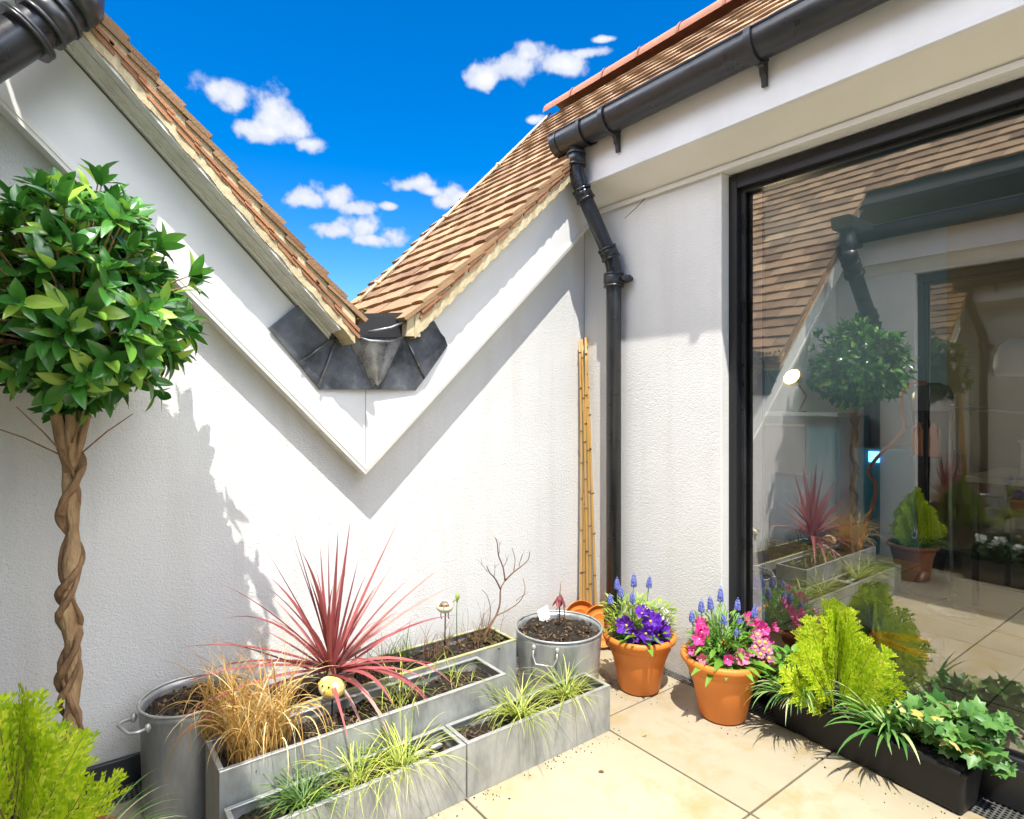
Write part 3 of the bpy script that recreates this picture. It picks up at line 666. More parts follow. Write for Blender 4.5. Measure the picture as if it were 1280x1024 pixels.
# left verge
b = MB(); nn = 70
for i in range(nn):
    xa, xb = -1.285 + (XC + .13 + 1.285) * i / nn, -1.285 + (XC + .13 + 1.285) * (i + 1) / nn
    lo = .350 + .004 * math.sin(i * .9)
    b.hexa([(xb, -.203 + .0025 * math.sin(i * 1.9 + 1.9), zl(xb, lo)), (xa, -.203 + .0025 * math.sin(i * 1.9), zl(xa, lo)), (xa, .02, zl(xa, lo)), (xb, .02, zl(xb, lo)),
            (xb, -.205, zl(xb, LO - .03)), (xa, -.205, zl(xa, LO - .03)), (xa, .02, zl(xa, LO - .03)), (xb, .02, zl(xb, LO - .03))])
b.build('verge_mortar', M['mortar'], lf_)
b = MB()
for i in range(16):
    x = -1.27 - i * .0705
    for (o0, dx, yy) in ((.418, .085, -.211), (.396, .060, -.2075)):
        z = zl(x, o0 - .014); jx = ru(-.006, .006)
        b.prism([(x + jx, yy, z), (x + jx + .004, yy, z + .011), (x - dx + jx, yy, z + dx * SL * .80 + .020), (x - dx + jx, yy, z + dx * SL * .80 + .009)], (0, .10, 0))
b.build('tile_slip', M['slip'], lf_)
b = MB()
for i in range(70): b.blob((-1.262 + ru(-.020, .02), -.205 + ru(-.01, .25), 1.455 + ru(-.03, .015)), ru(.004, .009), jit=.2, seg=6, rings=4)
b.build('moss', M['moss'], lf_)
# swan neck of left wing
CP = .051; y_ = -.275
B3, B2, B1, B0 = (XC + .06, y_, .05), (XC + .06, y_, 1.72), (-2.065, y_, 2.165), (-2.03, y_, 2.36)
b = MB(); pts = [Vector(B3)] + bend(B3, B2, B1, .07) + bend(B2, B1, B0, .05) + [Vector(B0)]
b.tube(pts, CP, 28); dc = b.build('downpipe', M['black'], lw)
dn = (Vector(B1) - Vector(B2)).normalized()
for (c, L_, r_) in ((Vector(B1) - dn * .075, .06, .059), (Vector(B1) - dn * .145, .016, .065), (Vector(B2) + dn * .08, .06, .058)):
    socket(c, dn, L_, r_, parent=dc)
b = MB(); b.tube([Vector(B1) - dn * .02, Vector(B1) + dn * .015, Vector(B1) + Vector((.01, 0, .03))], [.060, .060, .056], 28); b.build('elbow', M['black'], dc)
b = MB(); b.prism([(-2.10, -.34, 2.34), (-1.96, -.34, 2.34), (-1.93, -.34, 2.42), (-2.30, -.34, 2.42), (-2.30, -.34, 2.37)], (0, .13, 0)); b.build('hopper', M['black'], dc, bevel=.004)
socket((XC + .06, y_, 1.70), (0, 0, 1), .07, .060, parent=dc)
wnC = window(lw, XC - .047, -1, WC0, WY1, 2.055)
b = MB(); b.box(XC - 3.4, XC - .17, -6.5, .8, -.012, -.001); struct(b.build('room_floor', RM['floor']))
for q in ((XC - 3.4, XC - 3.3, -6.5, .8, 0, 2.5), (XC - 3.3, XC - .302, .7, .8, 0, 2.5), (XC - 3.3, XC - .302, -6.5, -6.4, 0, 2.5), (XC - 3.4, XC - .302, -6.5, .8, 2.501, 2.55)):
    b = MB(); b.box(*q); b.build('room_wall', RM['wall2'], lw)
# ================================================================== zinc troughs
def planter(name, label, x0, x1, y0, y1, h, rim, wall=.012, soil=.03, seed=1, alg=None):
    random.seed(seed); t = thing(name, label, 'planter', ((x0 + x1) / 2, (y0 + y1) / 2, 0))
    b = MB(); w = .004
    b.box(x0, x1, y0, y0 + w, .001, h); b.box(x0, x1, y1 - w, y1, .001, h)
    b.box(x0, x0 + w, y0 + w, y1 - w, .001, h); b.box(x1 - w, x1, y0 + w, y1 - w, .001, h); b.box(x0 + w, x1 - w, y0 + w, y1 - w, .001, .01)
    b.build('body', M['zinc'], t)
    b = MB(); r = wall
    b.box(x0 - .001, x1 + .001, y0 - .001, y0 + r, h - .002, h + .0035, 0); b.box(x0 - .001, x1 + .001, y1 - r, y1 + .001, h - .002, h + .0035, 1)
    b.box(x0 - .001, x0 + r, y0 + r, y1 - r, h - .002, h + .0032, 0); b.box(x1 - r, x1 + .001, y0 + r, y1 - r, h - .002, h + .0032, 0)
    b.build('rim', [rim, alg or rim], t, bevel=.0012, bseg=1)
    b = MB(); sz = h - soil
    def fn(u, v):
        x = x0 + w + (x1 - x0 - 2 * w) * u; y = y0 + w + (y1 - y0 - 2 * w) * v
        return (x, y, sz + .006 * math.sin(x * 41 + y * 17) + .005 * math.sin(y * 63 + x * 23) + ru(-.004, .004))
    b.grid(fn, int((x1 - x0) / .012), int((y1 - y0) / .012)); 
    b.build('soil', M['soil'], t)
    b = MB()
    for _ in range(int((x1 - x0) * 260)):   # litter on the compost
        p = Vector((ru(x0 + .02, x1 - .02), ru(y0 + .02, y1 - .02), sz + ru(.003, .012))); a = ru(0, 6.28)
        if rnd() < .6: b.blob(p, ru(.003, .007), jit=.35, seg=5, rings=3)
        else: d = Vector((math.cos(a), math.sin(a), ru(-.1, .25))) * ru(.012, .04); b.tube([p, p + d], ru(.0008, .0018), 4)
    lt_ = b.build('litter', mat('plant litter', (.03, .02, .012), (.22, .14, .07), scale=40, rough=.95, island=.9, ramp=(.2, .9)), t); lt_['kind'] = 'stuff'
    return t
planter('zinc_trough', 'low zinc trough at the right end of the front row, full of lime green sedge', -1.151, -.556, -.702, -.575, .156, M['zincrim'], seed=21)
planter('zinc_trough', 'low zinc trough of the front row that runs out of the bottom edge', -1.775, -1.157, -.702, -.575, .156, M['zincrim'], seed=22)
planter('zinc_trough', 'taller zinc trough in the middle row with dry grass at its left end', -1.782, -.905, -.559, -.386, .24, M['zincrim'], seed=23)
planter('zinc_trough', 'old zinc trough with algae stained rim in the back row against the wall', -1.60, -.715, -.370, -.190, .25, M['algae'], seed=24, soil=.022)

def tub(label, c, r0, r1, h, handles, seed, soil=.03, tilt=0):
    random.seed(seed); t = thing('galvanised_tub', label, 'metal tub', (c[0], c[1], 0)); b = MB()
    b.lathe([(0, .008), (r0 - .02, .006), (r0, .0), (r0 + .002, .012), ((r0 + r1) / 2, h / 2), (r1 - .001, h - .02), (r1, h - .004), (r1 - .004, h - .004), (r1 - .006, h - .02), ((r0 + r1) / 2 - .004, h / 2), (0, h / 2 - .02)], 56, (c[0], c[1], 0))
    bd = b.build('body', M['galv'], t)
    b = MB(); b.tube([(c[0] + r1 * math.cos(a), c[1] + r1 * math.sin(a), h) for a in [2 * math.pi * k / 56 for k in range(57)]], .0042, 8); b.build('rim', M['zincrim'], t)
    b = MB()
    def fn(u, v):
        a = u * 2 * math.pi; q = (r1 - .008) * v; x = c[0] + q * math.cos(a); y = c[1] + q * math.sin(a)
        return (x, y, h - soil + .008 * math.sin(x * 51 + 3) + .007 * math.sin(y * 47) + ru(-.004, .004) * (v > .05) - .0 + .012 * (1 - v))
    b.grid(fn, 44, 14); b.build('soil', M['soil'], t)
    b = MB()
    for _ in range(190):
        a = ru(0, 6.28); q = (r1 - .02) * math.sqrt(rnd()); p = Vector((c[0] + q * math.cos(a), c[1] + q * math.sin(a), h - soil + ru(.006, .016))); e = ru(0, 6.28)
        if rnd() < .65: b.blob(p, ru(.003, .008), jit=.35, seg=5, rings=3)
        else: b.tube([p, p + Vector((math.cos(e), math.sin(e), ru(-.1, .2))) * ru(.012, .045)], ru(.0008, .0018), 4)
    lt_ = b.build('litter', mat('plant litter', (.03, .02, .012), (.22, .14, .07), scale=40, rough=.95, island=.9, ramp=(.2, .9)), t); lt_['kind'] = 'stuff'
    for (a, drop) in handles:
        a = R(a); er = Vector((math.cos(a), math.sin(a), 0)); et = Vector((-er.y, er.x, 0)); base = Vector((c[0], c[1], 0)) + er * (r1 + .004)
        z0 = h - .025; o = .042 if not drop else .014; dz = 0 if not drop else -.055
        pts = [base + et * .045 + Vector((0, 0, z0)), base + et * .046 + er * o * .6 + Vector((0, 0, z0 + dz * .5)), base + et * .034 + er * o + Vector((0, 0, z0 + dz)), base - et * .034 + er * o + Vector((0, 0, z0 + dz)), base - et * .046 + er * o * .6 + Vector((0, 0, z0 + dz * .5)), base - et * .045 + Vector((0, 0, z0))]
        b = MB(); b.tube(pts, .0042, 8)
        for q in (-1, 1): p = base + et * .045 * q + Vector((0, 0, z0)); b.blob(p, .009, sc=(1, 1, 1.4))
        b.build('handle', M['zincrim'], t)
    return t
tub('round galvanised tub with a drop handle, standing between the troughs and the bamboo canes', (-.520, -.392), .150, .170, .265, [(212, 1), (40, 0)], 31)
tub('tall round galvanised tub with a loop handle, left of the troughs by the wall', (-1.79, -.222), .118, .130, .305, [(196, 0), (20, 0)], 32, soil=.035)
# white plant labels stuck in the tub
b = MB(); b.hexa([(-.50, -.262, .22), (-.445, -.262, .22), (-.445, -.261, .22), (-.50, -.261, .22), (-.510, -.245, .282), (-.450, -.245, .295), (-.450, -.244, .295), (-.510, -.244, .282)])
tag(b.build('plant_label', M['cardlabel']), 'white plant label leaning at the back of the round tub with the dark bud', 'plant label')

# ================================================================== round pots
def pot(label, c, rtop, rbase, h, m, seg=64):
    t = thing('flower_pot', label, 'flower pot', (c[0], c[1], 0)); b = MB(); k = rtop
    b.lathe([(0, .004), (rbase - .006, .003), (rbase, .008), (rbase + (rtop - .022 - rbase) * .55, h * .55), (rtop - .024, h * .74), (rtop - .021, h * .755), (rtop - .021, h * .77), (rtop - .0185, h * .865), (rtop - .010, h * .875), (rtop - .001, h * .90),
             (rtop + .002, h * .94), (rtop, h * .975), (rtop - .006, h), (rtop - .015, h * .992), (rtop - .021, h * .95), (rtop - .026, h * .8), (0, h * .8)], seg, (c[0], c[1], 0))
    b.build('body', m, t)
    b = MB()
    def fn(u, v): a = u * 2 * math.pi; q = (rtop - .020) * v; return (c[0] + q * math.cos(a), c[1] + q * math.sin(a), h * .88 + ru(-.003, .003) + .01 * (1 - v))
    b.grid(fn, 36, 8); b.build('soil', M['soil'], t); return t
P1 = (-.235, -.558); P2 = (-.152, -.882); PH = .228
pot('orange terracotta pot with the violet blooms, standing beside the metal tub', P1, .145, .080, PH, M['terracotta'])
pot('orange terracotta pot with the pink and mauve flowers, standing nearest the window', P2, .148, .082, PH, M['terracotta'])
def petal_flower(b, c, nrm, r, n=5, mi=0, cmi=1, ruff=.25, cup=.35, cr=.18):
    c = Vector(c); nrm = Vector(nrm).normalized(); u = nrm.orthogonal().normalized(); v = nrm.cross(u); a0 = ru(0, 6.28)
    ctr = b.vert(c - nrm * r * cup * .5); N_ = n * 6; rings = []
    for q in (.4, .75, 1.0):
        row = []
        for k in range(N_):
            a = a0 + 2 * math.pi * k / N_; lob = .72 + .28 * abs(math.cos(n * (a - a0) / 2)) ** .5
            rr = r * q * (lob if q > .5 else .9); hgt = r * (cup * (q ** 1.6 - .5) + ruff * q * q * math.sin(k * 2.1 + a0) * .5 + ruff * .3 * ru(-1, 1) * q)
            row.append(b.vert(c + (u * math.cos(a) + v * math.sin(a)) * rr + nrm * hgt))
        rings.append(row)
    for k in range(N_):
        k2 = (k + 1) % N_; b.face((ctr, rings[0][k], rings[0][k2]), mi, True)
        for q in (0, 1): b.face((rings[q][k], rings[q + 1][k], rings[q + 1][k2], rings[q][k2]), mi, True)
    if cr: b.blob(c - nrm * r * cup * .30, r * cr, cmi, 7, 4)
def foliage(b, c, r, n, L, w, mi=0, zlo=.0, up=.6, curl=.5, shape=1.0, sq=1.0):
    c = Vector(c)
    for _ in range(n):
        a = ru(0, 6.28); q = r * math.sqrt(rnd()); p = c + Vector((q * math.cos(a), q * math.sin(a), zlo * rnd() * 1.0))
        d = Vector((math.cos(a) * (1 - up * rnd()), math.sin(a) * (1 - up * rnd()), up * ru(.3, 1.3)))
        b.leaf(p, d, (0, 0, 1), L * ru(.7, 1.25), w * ru(.7, 1.2), curl * ru(.4, 1.4), .25, 5, mi, shape)
def hyacinth(P, label, parent_xy):
    """grape hyacinth: stem + conical spike of little bells"""
    t = thing('grape_hyacinth', label, 'flower', (P[0], P[1], P[2]), group='blue grape hyacinths in the two terracotta pots', absolute=False); return t
def make_hyac(h, seed):
    random.seed(seed); s = MB(); s.tube([(0, 0, 0), (.003, .002, h * .5), (0, .004, h)], .0022, 6)
    f = MB(); L = .040
    for i in range(9):
        z = h - .006 + L * i / 9; rr = .0078 * (1 - (i / 10) ** 2) + .0015
        for k in range(7 if i < 7 else 4):
            a = 6.283 * (k + .5 * (i % 2)) / (7 if i < 7 else 4) + ru(-.2, .2); f.blob((rr * math.cos(a), .004 + rr * math.sin(a), z + ru(-.001, .001)), .0036, sc=(1, 1, 1.25), seg=6, rings=4)
    f.blob((0, .004, h + L * .98), .003, seg=5, rings=3)
    l = MB()
    for k in range(3): a = ru(0, 6.28); l.blade((0, 0, .0), (math.cos(a) * .35, math.sin(a) * .35, 1), h * ru(.7, 1.0), .006, 1.2, 6)
    return s, f, l
def put_hyac(pts, words):
    proto = None
    for i, ((x, y, z, h), wd) in enumerate(zip(pts, words)):
        if proto is None:
            t = thing('grape_hyacinth', wd, 'flower', (x, y, z), group='grape hyacinths in the terracotta pots', absolute=False)
            s, f, l = make_hyac(h, 5); s.build('stem', M['green'], t); f.build('flower_spike', M['blue'], t); l.build('leaf', M['green'], t); proto = t
        else:
            q = dup(proto, (x, y, z), ru(0, 6.28), wd, 'grape hyacinths in the terracotta pots'); k = h / .155; q.scale = (1, 1, k); q.rotation_euler = (ru(-.14, .14), ru(-.14, .14), ru(0, 6))
random.seed(40)
p1 = [(-.265, -.470, .205, .185), (-.325, -.505, .205, .125), (-.270, -.515, .205, .14), (-.210, -.500, .205, .165), (-.185, -.475, .205, .15), (-.150, -.510, .205, .155), (-.245, -.545, .205, .125)]
p2 = [(-.145, -.790, .205, .155), (-.20, -.800, .205, .135), (-.10, -.815, .205, .165), (-.05, -.80, .205, .18), (-.02, -.855, .205, .15), (-.03, -.915, .205, .15), (-.10, -.86, .205, .12), (-.06, -.90, .205, .12), (-.12, -.915, .205, .10)]
LB1 = ['tallest blue grape hyacinth of the left terracotta pot', 'leftmost blue grape hyacinth of the left terracotta pot', 'second grape hyacinth from the left in the left terracotta pot', 'blue grape hyacinth rising in the middle of the left terracotta pot', 'second grape hyacinth from the right in the left terracotta pot', 'rightmost grape hyacinth of the left terracotta pot, by the white blossoms', 'short grape hyacinth directly above the violet blooms']
LB2 = ['grape hyacinth at the back left of the right terracotta pot', 'leftmost grape hyacinth of the right terracotta pot', 'grape hyacinth at the back middle of the right terracotta pot', 'tallest blue grape hyacinth of the right terracotta pot', 'grape hyacinth just left of the large magenta petunias', 'rightmost grape hyacinth of the right terracotta pot, against the window frame', 'short grape hyacinth in the middle of the right terracotta pot', 'short grape hyacinth above the mauve primroses', 'lowest grape hyacinth of the right terracotta pot']
put_hyac(p1, LB1)
put_hyac(p2, LB2)
# violet petunia in pot 1
random.seed(41)
C_ = Vector((-.60, -.795, 0)).normalized()   # direction toward the viewer side
t = thing('violet_petunia', 'large ruffled violet blooms edged white at the front of the left terracotta pot', 'flowering plant', (P1[0] - .04, P1[1] - .06, .205))
for (x, y, z, r, nx, ny, nz_) in [(-.345, -.585, .285, .038, -.8, -.3, .3), (-.300, -.650, .262, .040, -.3, -.9, .2), (-.262, -.640, .300, .044, -.4, -.7, .5), (-.245, -.670, .250, .042, -.1, -1, .25), (-.215, -.660, .262, .036, .2, -1, .3), (-.320, -.600, .250, .034, -.6, -.8, .1), (-.285, -.615, .330, .030, -.4, -.5, .8)]:
    b = MB(); petal_flower(b, (x, y, z), (nx, ny, nz_), r, 5, 0, 1, .55, .55, .14)
    for k in range(5):
        a = 6.28 * k / 5; n_ = Vector((nx, ny, nz_)).normalized(); u_ = n_.orthogonal().normalized(); v_ = n_.cross(u_)
    b.build('flower', [M['purple'], M['yellow']], t)
b = MB(); foliage(b, (P1[0] - .04, P1[1] - .05, .205), .07, 60, .05, .02, zlo=.05); b.build('foliage', M['green'], t)
t = thing('white_alyssum', 'small white blossoms and lime foliage on the right side of the left terracotta pot', 'flowering plant', (P1[0] + .07, P1[1] - .01, .205))
b = MB(); foliage(b, (P1[0] + .06, P1[1] - .03, .205), .075, 260, .028, .010, zlo=.13, up=.9); b.build('foliage', M['limefol'], t)
b = MB()
for _ in range(22): petal_flower(b, (P1[0] + .055 + ru(-.05, .06), P1[1] - .05 + ru(-.05, .05), .205 + ru(.04, .125)), (ru(-.6, .1), ru(-1, -.3), ru(.2, 1)), ru(.007, .012), 4, 0, 1, .2, .2, .25)
b.build('flower', [M['whitepetal'], M['yellow']], t)
t = thing('lime_herb', 'lime green feathery herb at the back of the left terracotta pot', 'plant', (P1[0] - .02, P1[1] + .04, .205))
b = MB(); foliage(b, (P1[0] - .03, P1[1] + .03, .205), .10, 330, .030, .008, zlo=.14, up=1.0); b.build('foliage', M['limefol'], t)
# pot 2
random.seed(42)
t = thing('pink_petunia', 'pink and magenta petunias spilling around the back rim of the right terracotta pot', 'flowering plant', (P2[0], P2[1], .205))
for (x, y, z, r, n_) in [(-.265, -.860, .300, .026, (-.8, -.4, .5)), (-.285, -.85, .262, .020, (-1, -.3, .1)), (-.275, -.885, .240, .022, (-1, -.5, 0)), (-.235, -.850, .318, .028, (-.5, -.4, .8)), (-.215, -.835, .335, .026, (-.4, -.5, .7)), (-.200, -.985, .262, .030, (-.4, -.9, .35)), (-.232, -.955, .250, .020, (-.6, -.8, .2)),
                         (-.022, -.915, .330, .032, (-.3, -.6, .7)), (-.012, -.950, .300, .036, (-.2, -.9, .4)), (-.002, -.965, .262, .034, (.1, -1, .2)), (-.045, -.945, .285, .026, (-.4, -.8, .3)), (.022, -.985, .315, .018, (.1, -1, .4)), (-.035, -.975, .315, .022, (-.3, -.8, .5))]:
    b = MB(); petal_flower(b, (x, y, z), n_, r, 5, 0, 1, .6, .6, .12); b.build('flower', [M['magenta'] if rnd() < .6 else M['pink'], M['whitepetal']], t)
b = MB(); foliage(b, (P2[0], P2[1], .215), .10, 60, .055, .020, zlo=.06); b.build('foliage', M['green'], t)
t = thing('mauve_primrose', 'mauve primroses with yellow eyes and broad leaves at the front of the right terracotta pot', 'flowering plant', (P2[0] - .03, P2[1] - .06, .205))
for (x, y, z) in [(-.135, -1.000, .285), (-.115, -1.005, .300), (-.105, -1.015, .275), (-.125, -1.015, .262), (-.085, -1.01, .292), (-.080, -1.02, .265), (-.095, -1.03, .245), (-.145, -.99, .265), (-.065, -1.0, .28), (-.10, -.99, .318), (-.075, -1.035, .222)]:
    b = MB(); petal_flower(b, (x, y, z), (ru(-.6, -.1), ru(-1, -.6), ru(.2, .7)), .0165, 5, 0, 1, .2, .25, .42); b.build('flower', [M['mauve'], M['yellow']], t)
b = MB()
for k in range(26):
    a = ru(2.2, 5.6) if k < 18 else ru(0, 6.28); p = Vector((P2[0] - .01, P2[1] - .03, .215)) + Vector((math.cos(a), math.sin(a), 0)) * ru(.02, .06)
    b.leaf(p, (math.cos(a), math.sin(a), ru(.15, .9)), (0, 0, 1), ru(.06, .10), ru(.035, .05), ru(.3, .8), .18, 6, 0, .8)
b.build('leaf', M['green'], t)
t = thing('lime_herb', 'fine green feathery herb between the grape hyacinths of the right terracotta pot', 'plant', (P2[0] + .03, P2[1] + .03, .205))
b = MB(); foliage(b, (P2[0] + .03, P2[1] + .02, .205), .10, 420, .032, .006, zlo=.14, up=1.1); b.build('foliage', M['green'], t)
# saucers, bag, slab, canes
def saucer(label, c, tilt, yaw, r=.098):
    b = MB(); b.lathe([(0, 0), (r * .80, 0), (r * .86, .004), (r * .98, .020), (r, .024), (r * .985, .026), (r * .95, .022), (r * .84, .008), (r * .6, .006), (r * .58, .0075), (r * .56, .006), (0, .006)], 48)
    o = b.build('pot_saucer', M['terracotta']); o.rotation_euler = (R(tilt), 0, R(yaw)); o.location = c; tag(o, label, 'plant saucer'); return o
saucer('orange terracotta saucer leaning on the wall in front of the bamboo canes', (-.118, -.085, .105), 78, -14)
saucer('second terracotta saucer leaning lower right behind the violet blooms', (-.060, -.175, .098), 72, -30, .095)
b = MB(); random.seed(9)
def fb(u, v):
    th = math.pi * v; a = 2 * math.pi * u; w = 1 + .22 * math.sin(7 * a + 5 * v) + .15 * math.sin(13 * a)
    return (-.305 + .045 * w * math.sin(th) * math.cos(a), -.315 + .04 * w * math.sin(th) * math.sin(a), .085 - .082 * math.cos(th) * (1 + .08 * math.sin(5 * a)) )
b.grid(fb, 30, 14); tag(b.build('plastic_bag', M['bag']), 'crumpled white plastic bag tucked between the round tub and the left terracotta pot', 'bag')
b = MB(); b.prism([(-.40, -.43, .003), (-.30, -.47, .003), (-.26, -.40, .003), (-.285, -.345, .003), (-.37, -.335, .003)], (0, 0, .022)); b2 = b
tag(b.build('stone_slab', M['stone'], bevel=.004), 'small flat sandstone slab lying under the white bag', 'stone')
random.seed(12); cl = []
for i, (xb, yb, xt, yt, zt) in enumerate([(-.098, -.075, -.052, -.022, 1.452), (-.062, -.090, -.035, -.020, 1.462), (-.040, -.085, -.020, -.030, 1.470), (-.012, -.10, -.006, -.022, 1.465), (-.060, -.055, -.028, -.042, 1.440)]):
    lab = ['leftmost bamboo cane of the bundle in the wall corner', 'second bamboo cane from the left in the wall corner bundle', 'middle bamboo cane of the wall corner bundle', 'rightmost bamboo cane of the bundle in the wall corner', 'rear bamboo cane tucked behind the others in the wall corner'][i]
    t = thing('bamboo_cane', lab, 'bamboo cane', (xb, yb, 0), group='bamboo canes leaning in the wall corner')
    pts = []; bow = ru(-.012, .012); br = ru(-.008, .008)
    for k in range(13):
        s = k / 12; q = 4 * s * (1 - s); pts.append((xb + (xt - xb) * s + bow * q - .02 * q * (1 if i != 3 else .3) * 0, yb + (yt - yb) * s - .012 * q, zt * s))
    b = MB(); b.tube(pts, [.0068 - .0016 * k / 12 for k in range(13)], 8); b.build('stem', M['cane'], t)
    b = MB(); s = ru(.05, .12)
    while s < .98:
        k = min(11, int(s * 12)); f_ = s * 12 - k; p = Vector(pts[k]).lerp(Vector(pts[k + 1]), f_); b.tube([p - Vector((0, 0, .002)), p + Vector((0, 0, .002))], .0078, 8); 
        if rnd() < .5: b.blob(p + Vector((ru(-.006, .006), -.006, .002)), .004)
        s += ru(.09, .15)
    b.build('node', M['canenode'], t)

# ================================================================== tree (standard bay like)
random.seed(3)
tx, ty = -2.072, -.31
t = thing('black_pot', 'black plastic pot holding the braided trunk tree by the left wall', 'flower pot', (tx, ty, 0))
b = MB(); b.lathe([(0, .004), (.060, .004), (.078, .135), (.084, .138), (.084, .155), (.076, .155), (.073, .13), (0, .13)], 40, (tx, ty, 0)); b.build('body', M['black'], t)
b = MB(); b.lathe([(.073, .138), (.04, .142), (0, .145)], 30, (tx, ty, 0)); b.build('soil', M['soil'], t)
t = thing('standard_tree', 'potted tree with a twisted braided trunk and round glossy leafy crown, against the left wall', 'tree', (tx, ty, .14))
b = MB(); pts = []; rad = []
for k in range(34):
    s = k / 33; z = .13 + .93 * s; pts.append((tx + .006 * math.sin(z * 17), ty + .006 * math.cos(z * 13), z)); rad.append(.0175 - .003 * s + .0030 * math.sin(z * 43) + ru(-.001, .001))
b.tube(pts, rad, 14, jit=.07)
# flare and upper limbs
for (dx, dy, dz, r0) in ((-.050, -.01, .24, .015), (.030, .02, .26, .016), (.0, -.03, .26, .013), (-.02, .03, .24, .013), (.060, -.03, .24, .009)):
    q = [Vector((tx, ty, .98)), Vector((tx + dx * .35, ty + dy * .35, 1.05)), Vector((tx + dx * .8, ty + dy * .8, 1.05 + dz * .6)), Vector((tx + dx * 1.5, ty + dy * 1.5, 1.05 + dz * 1.1)), Vector((tx + dx * 2.2, ty + dy * 2.2, 1.05 + dz * 1.7))]
    b.tube(q, [r0, r0 * .95, r0 * .8, r0 * .6, r0 * .3], 9, jit=.06)
b.build('trunk', M['bark'], t)
for ph, rr, turns in ((0, .0088, 4.4), (2.2, .0074, 4.1), (4.2, .006, -3.3)):
    b = MB(); pts = []; rad = []
    for k in range(90):
        s = k / 89; z = .13 + .95 * s; a = ph + s * turns * 6.283 + .35 * math.sin(s * 11 + ph); R_ = .0195 + .005 * math.sin(s * 23 + ph)
        pts.append((tx + R_ * math.cos(a), ty + R_ * math.sin(a), z)); rad.append(rr * (1 + .22 * math.sin(s * 57 + ph) + ru(-.06, .06)))
    b.tube(pts, rad, 9, jit=.10); b.build('vine_stem', M['vine'], t)
CC = Vector((tx + .002, ty - .025, 1.388)); CR = .288
tw = MB(); lfm = MB(); tips = []
tries = 0
while len(tips) < 560 and tries < 30000:
    tries += 1
    d = Vector((random.gauss(0, 1), random.gauss(0, 1), random.gauss(0, 1))).normalized()
    q = CR * (ru(.55, 1.02) if rnd() < .75 else ru(.3, .6)) * (1 + .10 * math.sin(d.x * 5 + 1) + .07 * math.sin(d.z * 7 + d.y * 4))
    if d.z < -.75: q *= .8
    p = CC + Vector((d.x * q, d.y * q, d.z * q * 1.02))
    if p.y > -.03: continue
    if all((p - o).length > .0215 for o in tips): tips.append(p)
for p in tips:
    d = (p - CC).normalized(); d = (d + Vector((ru(-.35, .35), ru(-.35, .35), ru(-.1, .5)))).normalized()
    root = CC.lerp(p, .45) + Vector((0, 0, -.05)); mid = root.lerp(p, .6) + Vector((0, 0, .012)); tw.tube([root, mid, p], [.003, .0024, .0014], 5, cap=False)
    nl = random.randint(5, 8); u_ = d.orthogonal().normalized(); v_ = d.cross(u_); a0 = ru(0, 6.28)
    for k in range(nl):
        a = a0 + k * 2.4; spread = ru(.5, 1.6) if k else .15
        dd = (d + (u_ * math.cos(a) + v_ * math.sin(a)) * spread).normalized()
        L = ru(.042, .078); lfm.leaf(p - d * .010 * (k / nl) , dd, d + Vector((0, 0, .35)), L, L * ru(.36, .48), ru(-.05, .5), ru(.10, .30), 8, 0, 1.0)
tw.build('twig', M['bark'], t); lfm.build('crown', M['bayleaf'], t)
b = MB()
for (p, q) in (((tx - .02, ty, 1.02), (tx - .16, ty - .03, 1.10)), ((tx + .02, ty, 1.02), (tx + .13, ty - .02, 1.12)), ((tx, ty - .01, 1.04), (tx + .03, ty - .14, 1.15)), ((tx, ty, 1.0), (tx - .10, ty - .10, 1.14))):
    b.tube([p, Vector(p).lerp(Vector(q), .5) + Vector((0, 0, .006)), q], [.0022, .0018, .0012], 6)
b.build('low_twig', M['vine'], t)

